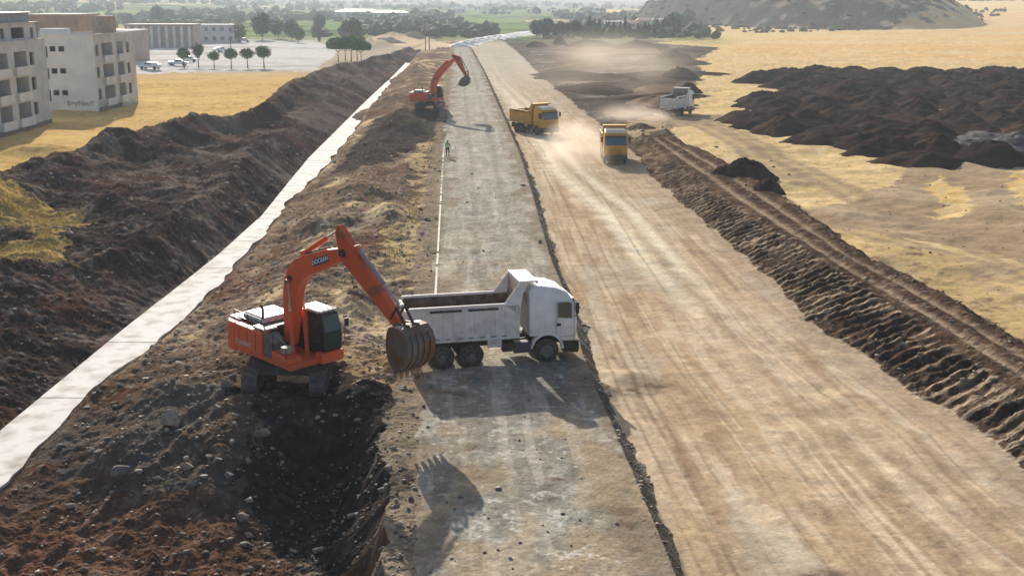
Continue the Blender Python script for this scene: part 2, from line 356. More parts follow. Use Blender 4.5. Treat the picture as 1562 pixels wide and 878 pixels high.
def colour(X, Y, Z, seg, Xw, S):
    X = X.ravel(); Y = Y.ravel(); seg = seg.ravel(); Xw = Xw.ravel(); Z = Z.ravel(); n = X.size
    a = fbm(X / 7, Y / 7, 4, 51); b = fbm(X / 1.3, Y / 1.3, 4, 52); f = fbm(X / .25, Y / .25, 3, 53); g = fbm(X / 25, Y / 25, 4, 54); fl = vn(X / .09, Y / .09, 55)
    Q = (Y - 5.3) / 1.508
    f = f * (1 - .85 * sst(60, 150, Q)); fl = fl * (1 - sst(40, 100, Q)); b = b * (1 - .8 * sst(180, 400, Q))
    rx = Xw * 1.0; xI, xJ, xL = S[12][0], S[14][0], S[15][0]
    u = (X - xJ); st = fbm(u / .6 + .05 * Y + .5 * a, Y / 6, 5, 56); st2 = fbm(u / 2.2, Y / 26, 4, 57)
    Xd = X + .8 * b + .25 * f + 1.2 * a; Yd = Y + .8 * fbm(X / 1.1 + 9, Y / 1.1, 3, 58) + 1.2 * fbm(X / 6, Y / 6 + 4, 3, 59)
    Qd = (Yd - 5.3) / 1.508
    # spoil and verge
    c = np.tile(SPOIL, (n, 1)); c = mix(c, SPOIL2, sst(-.1, .7, b * .7 + a * .6)); c = mix(c, REDS, sst(.1, .8, fbm(X / 4, Y / 4, 4, 60)) * .6)
    c = mix(c, GREYS, sst(.35, .9, f + .5 * b) * .7); c = mix(c, K(.21, .165, .135), sst(.0, .7, fbm(X / 9, Y / 9, 3, 81)) * .45 * (Q > 40))
    vg = (seg >= 6) & (seg <= 11); cv = np.tile(K(.135, .094, .062), (n, 1)); cv = mix(cv, K(.25, .20, .145), sst(-.1, .8, a + .5 * b)); cv = mix(cv, REDS * .8, sst(.1, .7, fbm(X / 3, Y / 5, 4, 61)) * .75)
    cv = mix(cv, K(.44, .34, .19), sst(.25, .8, fbm(X / 3.3, Y / 6, 3, 62)) * .75 * (Q > 33)); cv = mix(cv, GREYS * 1.25, sst(.3, .9, f) * .8); cv = mix(cv, K(.07, .055, .045), sst(.1, .7, -b - .3 * a) * .7)
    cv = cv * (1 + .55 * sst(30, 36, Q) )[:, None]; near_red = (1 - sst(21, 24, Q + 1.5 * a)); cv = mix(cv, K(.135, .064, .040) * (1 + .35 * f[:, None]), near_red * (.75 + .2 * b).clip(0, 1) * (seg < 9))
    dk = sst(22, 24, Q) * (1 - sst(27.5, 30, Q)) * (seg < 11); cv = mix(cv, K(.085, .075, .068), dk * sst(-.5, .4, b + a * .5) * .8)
    pit = inpoly(Xd + .9 * b, Yd + .9 * a, P_PIT) & (seg <= 11); cv = mix(cv, K(.030, .027, .027) * (1 + .5 * f[:, None]), pit * sst(-1.1, -.2, b + .6 * a) * .9)  # pit blackened: wet black soil plus its shadow painted into the colour
    dm = inpoly(Xd, Yd, P_DARKM); cv = mix(cv, K(.050, .042, .036), dm * .9); dm = inpoly(Xd, Yd, P_STRIP); cv = mix(cv, K(.46, .35, .18), dm * sst(-.6, .3, b + a * .4) * .85); dm = inpoly(Xd, Yd, P_SPILL); cv = mix(cv, K(.36, .26, .15), dm * sst(-.8, .1, b) * .9)
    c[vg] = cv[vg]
    # bank foot beside the channel is redder
    # haul road
    ct = np.tile(TAN, (n, 1)); ct = mix(ct, TAN2, sst(-.0, .45, st * .8 + .25 * b) * .8); ct = mix(ct, TAN3 * .85, sst(.25, .6, fbm(u / .22 + .08 * Y, Y / 7, 4, 84)) * .6); ct = mix(ct, TAN3, sst(.05, .65, -st + .25 * a) * .8); ct = mix(ct, TAN2, sst(.1, .7, st2 + .3 * a) * .5)
    ct = mix(ct, K(.44, .39, .31), sst(.15, .7, fbm(u / 3, Y / 9, 4, 63) + .2 * b) * .6)
    ct = mix(ct, TAN3 * .8, sst(.62, .95, vn(X / .7, Y / .7, 64) + .3 * b) * .35)
    rw = .5 + .003 * Y; ct = mix(ct, K(.70, .62, .48), np.exp(-(pdist(X + .15 * b, Y, RUTS[0][0]) / rw) ** 2) * (.95 + .3 * a).clip(0, 1) * (.3 + .7 * sst(40, 52, Q))); ct = mix(ct, K(.66, .58, .44), np.exp(-(pdist(X + .15 * b, Y, RUTS[1][0]) / rw) ** 2) * (.95 + .3 * a).clip(0, 1) * (.2 + .8 * sst(34, 50, Q))); ct = mix(ct, K(.30, .225, .15), np.exp(-((pdist(X + .15 * b, Y, RUTS[1][0]) - .8) / .3) ** 2) * .4); ct = mix(ct, K(.30, .225, .15), np.exp(-(pdist(X + .3 * b, Y, RUTS[3][0]) / .25) ** 2) * sst(-.3, .3, a) * .6); ct = mix(ct, K(.62, .54, .41), np.exp(-(pdist(X + .3 * b, Y, RUTS[4][0]) / .3) ** 2) * .5)
    ct = mix(ct, TAN3 * .75, np.exp(-(pdist(X + .3 * b, Y, RUTS[2][0]) / .2) ** 2) * .6)
    wf = (u / np.maximum(xL - xJ, 1)); rl = random.Random(77)
    for k_ in range(26):
        c0 = rl.uniform(.04, .93); am = rl.uniform(.004, .03); la = rl.uniform(9, 22); ph_ = rl.uniform(0, 6.3); wd_ = rl.uniform(.0035, .009)
        ln_ = np.exp(-((wf - c0 - am * np.sin(Y / la + ph_)) / wd_) ** 2) * sst(-.25, .5, vn(Y / 9 + k_ * 3.1, X / 30 + k_, 100 + k_)); ct = mix(ct, TAN3 * .72 if k_ % 2 else K(.62, .51, .365), ln_ * .6)
    edge = sst(0, 3.5, xL - Xw + b) ; ct = mix(ct, K(.36, .28, .205), (1 - edge) * .7)
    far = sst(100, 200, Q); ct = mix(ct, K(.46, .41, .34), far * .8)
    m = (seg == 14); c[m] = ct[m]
    # old road
    co = np.tile(OLD, (n, 1)); co = mix(co, OLD2, sst(-.1, .6, fbm(u / 1.4, Y / 3, 4, 65))); co = mix(co, OLD3, sst(.12, .75, fbm(X / 1.1, Y / 2.0, 4, 66)) * .75)
    co = mix(co, K(.38, .29, .19), sst(.1, .6, fbm(X / 2.4, Y / 3.5, 4, 67)) * .7 * (1 - sst(40, 60, Q) * .7)); co = mix(co, K(.56, .54, .49), sst(.5, .9, f + .3 * b) * .6)
    co = mix(co, K(.19, .19, .165), sst(.2, .8, fbm(X / .8, Y / .8, 3, 68)) * .35 * (Q < 40)); co = mix(co, OLD2 * 1.15, sst(38, 60, Q) * .45); co = mix(co, K(.13, .12, .10), sst(.25, .6, fbm(X / .16, Y / .16, 3, 85)) * .45 * (Q < 70)); co = mix(co, K(.50, .46, .39), sst(.1, .5, fbm(u / .5, Y / 6, 4, 86)) * .5)
    m = (seg == 12); c[m] = co[m]
    m = (seg == 13); c[m] = mix(np.tile(K(.10, .085, .07), (n, 1)), GREYS, sst(0, .8, f + b))[m]
    m = (seg == 11); c[m] = mix(c, K(.26, .21, .15), sst(-.2, .6, b))[m]
    # dirt spilled over both edges of the old road
    de = np.minimum(X - xI + 1.2, (S[13][0] - X) * 1.6 + .3) + 1.9 * fbm(X / 1.5, Y / 3, 4, 82) + .5 * b
    kk = ((seg == 12) | (seg == 11)) * (1 - sst(.7, 2.5, de)); c = mix(c, K(.25, .20, .145), kk * .85)
    c = mix(c, K(.40, .31, .20), (seg == 12) * (Q < 36) * sst(.1, .5, fbm((X - 1) / 2.0, Y / 4, 3, 83)) * .5)
    for (px_, py_, wx_, wy_) in ((732, 722, .55, .5), (715, 680, .4, .3), (965, 805, .75, .6), (955, 778, .5, .4), (960, 578, 1.5, .6), (1000, 570, .9, .4), (690, 600, .8, .35), (1255, 845, .7, .3), (1345, 855, .7, .3), (860, 730, .3, .2)):
        qx, qy = at(px_, py_, 0); e_ = np.exp(-((X + .25 * b - qx) / wx_) ** 2 - ((Y + .25 * a - qy) / wy_) ** 2); c = mix(c, K(.15, .105, .075), (e_ * 1.3 * (.6 + .8 * (b + f))).clip(0, .85) * ((seg >= 11) & (seg <= 14)))
    tr = np.exp(-(((X - xI) / np.maximum(xJ - xI, 1) - .34 - .02 * a) / .035) ** 2) + np.exp(-(((X - xI) / np.maximum(xJ - xI, 1) - .62 - .02 * a) / .035) ** 2); c = mix(c, K(.22, .20, .165), tr * (seg == 12) * .35 * (Q > 30))
    # berm
    cb = np.tile(BERM, (n, 1)); cb = mix(cb, BERM2, sst(0, .7, b + .4 * a) * .7); cb = mix(cb, K(.07, .05, .04), sst(0, .7, -b + .3 * f) * .6); cb = mix(cb, K(.34, .27, .19), sst(.35, .9, f + .2 * b) * .45)
    xM, xN = S[16][0], S[17][0]; tt = np.clip((X - xM) / np.maximum(xN - xM, .1), 0, 1)
    cb = mix(cb, K(.34, .26, .18), ((seg == 16) & (Q < 90)) * (np.exp(-((tt - .32) / .07) ** 2) + np.exp(-((tt - .72) / .06) ** 2)) * (.75 + .4 * a).clip(0, 1))
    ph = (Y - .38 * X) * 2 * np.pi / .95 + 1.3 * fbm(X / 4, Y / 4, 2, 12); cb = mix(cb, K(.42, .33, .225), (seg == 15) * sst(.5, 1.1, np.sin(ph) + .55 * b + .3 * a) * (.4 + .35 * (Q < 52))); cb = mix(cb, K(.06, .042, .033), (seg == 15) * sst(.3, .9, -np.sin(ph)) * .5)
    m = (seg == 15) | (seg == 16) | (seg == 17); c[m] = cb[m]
    # rubble and dark heaps' ground beyond the junction
    cr = np.tile(K(.105, .085, .07), (n, 1)); cr = mix(cr, K(.24, .20, .16), sst(.1, .8, a + .4 * b)); cr = mix(cr, K(.055, .045, .038), sst(.1, .6, fbm(X / 12, Y / 5, 4, 69)) * .8)
    m = ((seg >= 15) & (seg <= 17) & (Qd > 92) & (Xd < S[18][0] + 2)); c[m] = cr[m]; m = (seg >= 16) & (seg <= 17) & (Qd > 92) & (X + 9 * g + 4 * a > S[17][0] - 3); rg = m
    # fields
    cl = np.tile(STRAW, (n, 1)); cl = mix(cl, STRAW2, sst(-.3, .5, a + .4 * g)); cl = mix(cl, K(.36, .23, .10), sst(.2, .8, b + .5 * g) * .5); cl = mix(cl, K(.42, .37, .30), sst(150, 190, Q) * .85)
    sp = fbm(X / .6, Y / 1.2, 3, 88); cl = mix(cl, K(.30, .20, .085), sst(.2, .7, sp + .3 * g) * .5 * (Q < 150))
    m = (seg <= 1) & (Xw < S[1][0] + 1.6); c[m] = cl[m]
    cf = np.tile(PALE, (n, 1)); cf = mix(cf, STRAW2 * 1.02, sst(-.2, .6, a + g * .5) * .6); cf = mix(cf, GTRACK, sst(.4, .9, g + .25 * b) * .3); cf = mix(cf, K(.42, .34, .20), sst(.35, .9, f + b * .4) * .45)
    por = inpoly(Xd, Yd, P_OR) * 1.0; cf = mix(cf, K(.62, .38, .155), por * sst(-.8, .2, fbm(X / 60, Y / 14, 4, 70)) * .8); cf = mix(cf, K(.62, .50, .30), por * sst(.0, .5, fbm(X / 50, Y / 6, 3, 71)) * .6)
    sp = fbm(X / .5, Y / .9, 3, 87); cf = mix(cf, K(.36, .29, .16), sst(.2, .65, sp + .35 * a) * .6 * (1 - sst(150, 260, Q))); cf = mix(cf, K(.70, .57, .36), sst(.2, .7, -sp + .2 * b) * .5)
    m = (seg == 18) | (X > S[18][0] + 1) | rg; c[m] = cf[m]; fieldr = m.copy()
    for p in P_TRACK: k = inpoly(Xd, Yd, p) & (X > S[14][0] + 14) ; k = k & ((seg >= 17) | (Q > 85)); c[k] = mix(np.tile(GTRACK, (n, 1)), K(.40, .31, .21), sst(-.3, .5, fbm((X + Y) / 3, (X - Y) / 12, 3, 72)))[k]
    for p in P_ISL: k = inpoly(Xd, Yd, p); c[k] = mix(np.tile(PALE, (n, 1)), STRAW, sst(0, .6, b))[k]
    for p in L_TYRE: c = mix(c, K(.30, .225, .15), (np.exp(-((pdist(X + .2 * b, Y, p) - .9) / .42) ** 2) + .6 * np.exp(-(pdist(X, Y, p) / 1.6) ** 2)).clip(0, 1) * .75 * (seg >= 17))
    k = inpoly(Xd, Yd, P_RUB) & (seg >= 18); c[k] = mix(np.tile(K(.46, .34, .17), (n, 1)), K(.18, .13, .085), sst(.1, .7, b + f * .4))[k]
    k = inpoly(Xd, Yd, P_DARKR) & (seg >= 15); c[k] = cr[k]
    k = inpoly(Xd, Yd, P_PATCH) & ~inpoly(Xd, Yd, P_HOLE); patch = k
    c[k] = mix(np.tile(K(.40, .28, .10), (n, 1)), K(.24, .18, .075), sst(-.1, .6, b + .4 * f))[k]
    yard = inpoly(X + a, Y + 2 * b, P_YARD); c[yard] = mix(np.tile(YARD, (n, 1)), K(.44, .42, .39), sst(-.1, .6, fbm(X / 30, Y / 9, 4, 73)))[yard]
    k = inpoly(Xd, Yd, P_FARPALE); c[k] = K(.60, .46, .31)
    k = inpoly(X, Y, P_WHITE); c[k] = mix(np.tile(K(.66, .65, .62), (n, 1)), K(.3, .28, .25), sst(0, .4, fbm(X / 5, Y / 16, 3, 74)))[k]
    # the valley
    va = sst(290, 345, Q + 14 * g + 10 * a)
    ce = vn(X / 75 + 2 * g, Y / 110, 75); cg = vn(X / 140 + 7, Y / 170, 76)
    cx = np.tile(K(.22, .22, .12), (n, 1)); cx = mix(cx, K(.16, .24, .07), (ce > .0) * 1.0); cx = mix(cx, K(.45, .36, .22), (cg > .35) * 1.0); cx = mix(cx, K(.10, .13, .06), (ce < -.5) * 1.0)
    cx = mix(cx, GREEN * 1.25, ((X > -190) & (X < 10) & (Q < 640)) * .9); cx = mix(cx, K(.07, .09, .05), sst(.1, .5, fbm(X / 16, Y / 30, 4, 77)) * .8)
    cx = mix(cx, K(.60, .43, .24), ((X < -170) & (Q > 300) & (Q < 640)) * sst(-.6, .2, g) * .9)
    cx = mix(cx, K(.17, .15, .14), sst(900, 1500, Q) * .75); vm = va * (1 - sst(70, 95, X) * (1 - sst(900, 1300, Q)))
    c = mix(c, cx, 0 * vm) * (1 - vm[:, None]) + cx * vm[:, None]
    e = ((X - HILL[0]) / HILL[2]) ** 2 + ((Y - HILL[1]) / HILL[3]) ** 2
    rk = inpoly(X + 14 * a + 8 * g, Y + 12 * b + 14 * g, P_ROCKH) & (e < 1.15) & (X > 60)
    cr2 = np.tile(ROCK, (n, 1)); cr2 = mix(cr2, K(.42, .34, .25), sst(.0, .5, fbm(X / 9, Y / 9, 4, 78)) * (1 - sst(430, 520, Q))); cr2 = mix(cr2, K(.085, .09, .065), sst(.0, .35, fbm(X / 6 + 4, Y / 10, 4, 79)) * .9)
    c[rk] = cr2[rk]
    c = c * (1 + .14 * f + .10 * fl + .10 * b)[:, None]
    cls = np.zeros(n, int)                      # 0 ground
    cls[fieldr | ((seg == 0))] = 1; cls[(seg == 14)] = 2; cls[seg == 12] = 3; cls[yard] = 4; cls[(seg >= 15) & (seg <= 17) & (Q < 92)] = 5
    cls[(seg == 0) & (Q > 300)] = 6; cls[va > .5] = 6; cls[rk] = 7; cls[(Q > 1300)] = 7
    return np.clip(c, .01, .9), cls
# ------------------------------------------------------------------ the ground sheet
def soil_mat(name, bs=1.0, var=.25, rough=.95):
    m = bpy.data.materials.new(name); m.use_nodes = True; nt = m.node_tree; b = nt.nodes['Principled BSDF']
    b.inputs['Roughness'].default_value = rough; b.inputs['Specular IOR Level'].default_value = 0.0
    at_ = nt.nodes.new('ShaderNodeAttribute'); at_.attribute_name = 'soil'
    tc = nt.nodes.new('ShaderNodeTexCoord'); n = nt.nodes.new('ShaderNodeTexNoise'); n.inputs['Scale'].default_value = 7; n.inputs['Detail'].default_value = 5; n.inputs['Roughness'].default_value = .7
    nt.links.new(tc.outputs['Object'], n.inputs['Vector'])
    mr = nt.nodes.new('ShaderNodeMapRange'); mr.inputs[1].default_value = .3; mr.inputs[2].default_value = .7; mr.inputs[3].default_value = 1 - var; mr.inputs[4].default_value = 1 + var
    nt.links.new(n.outputs[0], mr.inputs[0])
    vm = nt.nodes.new('ShaderNodeVectorMath'); vm.operation = 'SCALE'; nt.links.new(at_.outputs['Color'], vm.inputs[0]); nt.links.new(mr.outputs[0], vm.inputs['Scale'])
    nt.links.new(vm.outputs[0], b.inputs['Base Color'])
    bp = nt.nodes.new('ShaderNodeBump'); bp.inputs['Strength'].default_value = .5 * bs; bp.inputs['Distance'].default_value = .08
    n2 = nt.nodes.new('ShaderNodeTexNoise'); n2.inputs['Scale'].default_value = 9; n2.inputs['Detail'].default_value = 4; nt.links.new(tc.outputs['Object'], n2.inputs['Vector'])
    nt.links.new(n2.outputs[0], bp.inputs['Height']); nt.links.new(bp.outputs[0], b.inputs['Normal'])
    return m
def build_ground():
    NR, NC = 1150, 1350
    th = np.concatenate([np.linspace(R(50), R(28), 120), np.linspace(R(27.9), R(.22), 1100)]); Yr = CAM_H / np.tan(th); Yr = np.unique(np.concatenate([Yr, np.arange(560, 1210, 2.2), np.arange(1210, 1900, 15), np.arange(1900, 4300, 28)])); NR = len(Yr)
    q = np.linspace(-1, 1, NC); hx = (q * .47 + .75 * q ** 5) # wider spaced outside the frame
    dep = Yr * math.cos(PITCH) + CAM_H * math.sin(PITCH)
    X = hx[None, :] * dep[:, None] * 1.0; Y = np.repeat(Yr[:, None], NC, 1)
    Z, seg, (Xw, S) = terrain(X, Y)
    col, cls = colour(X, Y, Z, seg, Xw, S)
    ctr = cls.reshape(NR, NC)[:-1, :-1].ravel()
    co = np.stack([X, Y, Z], -1).reshape(-1, 3)
    gx = np.gradient(co.reshape(NR, NC, 3), axis=1); gy = np.gradient(co.reshape(NR, NC, 3), axis=0)
    nrm = np.cross(gx, gy).reshape(-1, 3); nrm /= np.linalg.norm(nrm, axis=1)[:, None] + 1e-12; nrm *= np.sign(nrm[:, 2:3])
    i0 = (np.arange(NR - 1)[:, None] * NC + np.arange(NC - 1)[None]).ravel()
    quads = np.stack([i0, i0 + 1, i0 + 1 + NC, i0 + NC], 1)
    names = ['ground', 'dry_field', 'haul_road', 'old_road', 'yard', 'earth_bank', 'valley', 'hill']
    mts = [soil_mat('soil', 1.2), soil_mat('stubble', 1.0, .18), soil_mat('compacted_dirt', .5, .12), soil_mat('worn_asphalt', .6, .2, .9), soil_mat('pale_concrete', .1, .06), soil_mat('clay_bank', 1.2, .25), soil_mat('valley_floor', .0, .1), soil_mat('hill_rock', .0, .1)]
    for k, nm in enumerate(names):
        f = quads[ctr == k]
        if not len(f): continue
        us, inv = np.unique(f, return_inverse=True); inv = inv.reshape(f.shape)
        me = bpy.data.meshes.new(nm); me.vertices.add(len(us)); me.vertices.foreach_set('co', co[us].astype(np.float32).ravel())
        me.loops.add(f.size); me.loops.foreach_set('vertex_index', inv.astype(np.int32).ravel())
        me.polygons.add(len(f)); me.polygons.foreach_set('loop_start', np.arange(0, f.size, 4, dtype=np.int32)); me.polygons.foreach_set('loop_total', np.full(len(f), 4, np.int32))
        me.polygons.foreach_set('use_smooth', np.ones(len(f), bool))
        ca = me.attributes.new('soil', 'FLOAT_COLOR', 'POINT'); ca.data.foreach_set('color', np.concatenate([col[us], np.ones((len(us), 1))], 1).astype(np.float32).ravel())
        me.update(calc_edges=True); me.validate(); me.materials.append(mts[k])
        me.normals_split_custom_set_from_vertices(nrm[us].astype(np.float32))
        o = bpy.data.objects.new(nm, me); C.objects.link(o); o['kind'] = 'structure'
build_ground()
# ------------------------------------------------------------------ channel and painted line
def concrete_channel():
    m = mat('channel_concrete', (.64, .625, .60), .85, col2=(.34, .31, .265), vscale=.9, bump=.2, bscale=6, spec=.2, lo=.46, hi=.72, detail=9)
    mb = MB(); Ys = np.arange(16, 400, .75); xe, _ = ev(pE, Ys); xf, _ = ev(pF, Ys)
    rnd = random.Random(4); n = len(Ys); WO = .32 * fbm(Ys / 3.1, Ys * 0, 4, 7)
    for i in range(n - 1):
        y0, y1 = Ys[i], Ys[i + 1]
        if (i % 12) == 11: y1 -= .06
        dz = 0.012 * ((i // 12) % 3)
        w0, w1 = WO[i], WO[i + 1]
        t = (y1 - y0) / .75; z = ZC + .09 + dz
        a0 = xe[i] + .15; b0 = xf[i] - .1 + w0; a1 = a0 + (xe[i + 1] + .15 - a0) * t; b1 = b0 + (xf[i + 1] - .1 + w1 - b0) * t
        mb.add([(a0, y0, z), (b0, y0, z), (b1, y1, z), (a1, y1, z), (a0, y0, z - .2), (b0, y0, z - .2), (b1, y1, z - .2), (a1, y1, z - .2)],
               [(0, 1, 2, 3), (0, 4, 5, 1), (1, 5, 6, 2), (3, 2, 6, 7), (0, 3, 7, 4)])
    o = mb.build('concrete_channel', m); tag(o, kind='structure')
    # a low wet-cement kerb down the left side
concrete_channel()
def painted_line():
    mb = MB(); Ys = np.arange(63, 138, .5); x, _ = ev(pI, Ys); x = x + .55
    rnd = random.Random(2)
    for i in range(len(Ys) - 1):
        if rnd.random() < .10 + .25 * (Ys[i] > 96): continue
        z0 = gz(x[i], Ys[i]) + .025; z1 = gz(x[i + 1], Ys[i + 1]) + .025
        mb.add([(x[i] - .055, Ys[i], z0), (x[i] + .055, Ys[i], z0), (x[i + 1] + .07, Ys[i + 1], z1), (x[i + 1] - .07, Ys[i + 1], z1)], [(0, 1, 2, 3)])
    tag(mb.build('road_marking', mat('road_paint', (.56, .54, .49), .8, var=.35, vscale=4)), kind='structure')
painted_line()

# ------------------------------------------------------------------ excavators
def make_excavator(label, loc, yaw_up, yaw_low, pose, orange, far=False, scale=1.0, logo=True):
    root = empty('excavator', loc, 0, scale)
    dirt = (.16, .11, .075)
    OR = mat('excavator_paint_far' if far else 'excavator_paint', orange, .42, var=.14, vscale=1.4, spec=.45, lo=.45, hi=.8, mud=(1.1, 3.0, .25))
    DK = mat('track_steel', (.07, .068, .07), .6, col2=(.16, .13, .10), vscale=3, spec=.4)
    BLK = mat('black_paint', (.02, .02, .022), .5)
    GR = mat('machine_grey', (.16, .15, .14), .6, var=.4, vscale=4)
    WH = mat('glare_pale_cover', (.62, .60, .56), .4, var=.35, vscale=5)  # pale colour paints the sun's glare onto the top panels
    GL = mat('cab_glass', (.02, .045, .04), .06, spec=.9)
    CH = mat('chrome_rod', (.5, .5, .5), .25, metal=.9)
    ST = mat('bucket_steel', (.15, .13, .12), .48, metal=.25, col2=(.16, .075, .03), vscale=1.6, lo=.45, hi=.62, bump=.3, bscale=10)
    low = Matrix.Rotation(yaw_low, 4, 'Z'); up = Matrix.Rotation(yaw_up, 4, 'Z')
    def mb(up_=True):
        b = MB(); b.M = up if up_ else low; return b
    # tracks
    for s in (1, -1):
        b = mb(False); L, r = 2.05, .44; y0 = 1.42 * s
        n = 46; per = 4 * L + 2 * math.pi * r
        def loop(t):
            t = t % per
            if t < 2 * L: return (-L + t, 2 * r, 0)
            t -= 2 * L
            if t < math.pi * r: a = t / r; return (L + r * math.sin(a), r + r * math.cos(a), -a)
            t -= math.pi * r
            if t < 2 * L: return (L - t, 0, math.pi)
            t -= 2 * L; a = t / r; return (-L - r * math.sin(a), r - r * math.cos(a), math.pi - a)
        for i in range(n):
            x, z, a = loop(i * per / n)
            b.box((x, y0, z + .03), (per / n * .94, .64, .045), ry=-a)
            b.box((x, y0, z + .03 + .0), (.03, .64, .12), ry=-a)
        tr = b.build('track', DK, root, bevel=0)
        b = mb(False); b.prism([(-L, .12), (L, .12), (L, .76), (-L, .76)], y0 - .16, y0 + .16); b.build('track_frame', DK, tr)
        for x, nm in ((L, 'idler'), (-L, 'sprocket')):
            b = mb(False); b.lathe([(0, -.2), (.36, -.2), (.36, .2), (0, .2)], (x, y0, r)); b.build(nm, GR, tr)
        for i in range(7):
            b = mb(False); b.lathe([(0, -.22), (.12, -.22), (.12, .22), (0, .22)], (-1.5 + i * .5, y0, .16), n=12); b.build('roller', DK, tr)
    b = mb(False); b.box((0, 0, .72), (2.0, 2.5, .36), top=(1.5, 2.3)); b.box((0, 0, .62), (1.2, 2.7, .4)); b.build('undercarriage', DK, root, bevel=.03)
    b = mb(); b.lathe([(0, 0), (.75, 0), (.75, .3), (0, .3)], (0, 0, .88), axis='Z'); b.build('turntable', BLK, root)
    # upper structure: x forward, y left
    b = mb(); b.box((-.35, 0, 1.28), (4.2, 2.7, .24)); dk = b.build('deck', OR, root, bevel=.03)
    b = mb(); b.prism([(1.5, 1.4), (1.5, 1.62), (1.95, 1.62), (1.95, 1.16), (1.5, 1.16)], .2, 1.42); b.build('cab_skirt', OR, root, bevel=.02)
    # counterweight
    b = mb(); prof = [(-2.0, -1.48), (-2.55, -1.46), (-2.95, -1.1), (-3.12, -.4), (-3.12, .4), (-2.95, 1.1), (-2.55, 1.46), (-2.0, 1.48)]
    b.zprism(prof, 1.12, 2.42); cw = b.build('counterweight', OR, root, bevel=.09, seg=3, smooth=True)
    if logo:
        M = up @ Matrix.Translation((-3.135, 0, 1.75)) @ Matrix.Rotation(-math.pi / 2, 4, 'Z') @ Matrix.Rotation(math.pi / 2, 4, 'X')
        text('lettering', 'DOOSAN', .34, mat('cream_decal', (.6, .55, .5), .6), cw, M)
    # side body panels (right side = -y)
    b = mb(); b.box((-1.05, -1.2, 1.9), (1.95, .52, 1.05)); sp = b.build('side_panel', OR, root, bevel=.05)
    for i in range(3):
        b = mb(); b.box((-1.7 + i * .6, -1.465, 1.95), (.012, .012, .8)); b.build('panel_seam', BLK, sp)
    if logo:
        M = up @ Matrix.Translation((-1.35, -1.47, 1.66)) @ Matrix.Rotation(math.pi / 2, 4, 'X')
        text('lettering', 'DX300LC', .26, mat('cream_decal', (.6, .55, .5), .6), sp, M)
    b = mb(); b.box((-1.1, 1.2, 1.95), (1.85, .5, 1.1)); b.build('side_panel', OR, root, bevel=.05)
    # right front: fuel tank, step box, sloping down
    b = mb(); b.prism([(-.08, 1.4), (.55, 1.4), (.55, 2.12), (-.08, 2.4)], -1.4, -.62); b.build('fuel_tank', GR, root, bevel=.05)
    b = mb(); b.prism([(.55, 1.4), (1.65, 1.4), (1.65, 1.62), (.55, 1.8)], -1.42, -.62); tb = b.build('tool_box', OR, root, bevel=.04)
    b = mb(); b.cyl((1.05, -1.0, 1.75), (1.05, -1.0, 2.02), .26, 16); b.build('filter_drum', mat('dusty_metal', (.33, .29, .25), .6), root, bevel=.04)
    # engine hood: pale tops, dark gap
    b = mb(); b.box((-1.35, 0, 2.3), (2.2, 2.0, .5)); b.build('engine_bay', BLK, root)
    b = mb(); b.box((-1.55, .05, 2.66), (1.55, 1.75, .22), top=(1.4, 1.55)); hd = b.build('engine_hood', WH, root, bevel=.05)
    b = mb(); b.box((-2.5, 0, 2.46), (.8, 2.2, .09)); b.build('rear_cover', WH, root, bevel=.03)
    b = mb(); b.box((-.5, -.95, 2.5), (.8, .75, .1)); b.build('step_plate', WH, root, bevel=.02)
    b = mb(); b.cyl((-.95, -.72, 2.7), (-.95, -.72, 3.2), .06, 10); b.cyl((-.95, -.72, 3.15), (-1.1, -.72, 3.3), .06, 10); b.build('exhaust_pipe', BLK, root)
    b = mb()
    for y in (-1.38,):
        b.tube([(-2.1, y, 2.4), (-2.1, y, 3.0), (-.2, y, 3.0), (-.2, y, 2.4)], .022, 6); b.tube([(-1.15, y, 2.4), (-1.15, y, 3.0)], .02, 6)
    b.build('handrail', BLK, root); b = mb(); b.tube([(.6, -1.38, 1.75), (.6, -1.38, 2.6), (1.5, -1.38, 2.3), (1.5, -1.38, 1.6)], .02, 6); b.build('handrail', BLK, root)
    # cab on the left front
    prof = [(-.02, 1.42), (1.62, 1.42), (1.86, 1.75), (1.80, 2.45), (1.52, 3.22), (1.3, 3.3), (.1, 3.3), (-.02, 3.1)]
    b = mb(); b.prism(prof, .42, 1.42); cab = b.build('cab', BLK, root, bevel=.05)
    g = mb()
    def quad(q, off): g.add([(x, y + off, z) for x, y, z in q], [(0, 1, 2, 3)])
    def slab(q, nrm, t=.012):
        nn = Vector(nrm) * t; v = [Vector(p) for p in q]; v2 = [p + nn for p in v]; k = len(v)
        g.add([tuple(p) for p in v + v2], [tuple(range(k)), tuple(range(2 * k - 1, k - 1, -1))] + [(i, (i + 1) % k, (i + 1) % k + k, i + k) for i in range(k)])
    slab([(1.775, .52, 2.5), (1.775, 1.32, 2.5), (1.545, 1.32, 3.16), (1.545, .52, 3.16)], (.94, 0, .33)); g.build('windscreen', GL, cab); g = mb()
    slab([(1.855, .52, 1.8), (1.855, 1.32, 1.8), (1.805, 1.32, 2.4), (1.805, .52, 2.4)], (1, 0, .05)); g.build('lower_windscreen', GL, cab); g = mb()
    for yy, sg in ((.42, -1), (1.42, 1)):
        for (xa, xb, za, zb, xc) in ((.12, .80, 2.15, 3.12, .80), (.9, 1.68, 1.85, 3.12, 1.5)):
            slab([(xa, yy, za), (xb, yy, za), (xc, yy, zb), (xa, yy, zb)], (0, sg, 0)); g.build('side_window', GL, cab); g = mb()
    slab([(-.02, .55, 2.2), (-.02, 1.3, 2.2), (-.02, 1.3, 3.0), (-.02, .55, 3.0)], (-1, 0, 0)); g.build('rear_window', GL, cab)
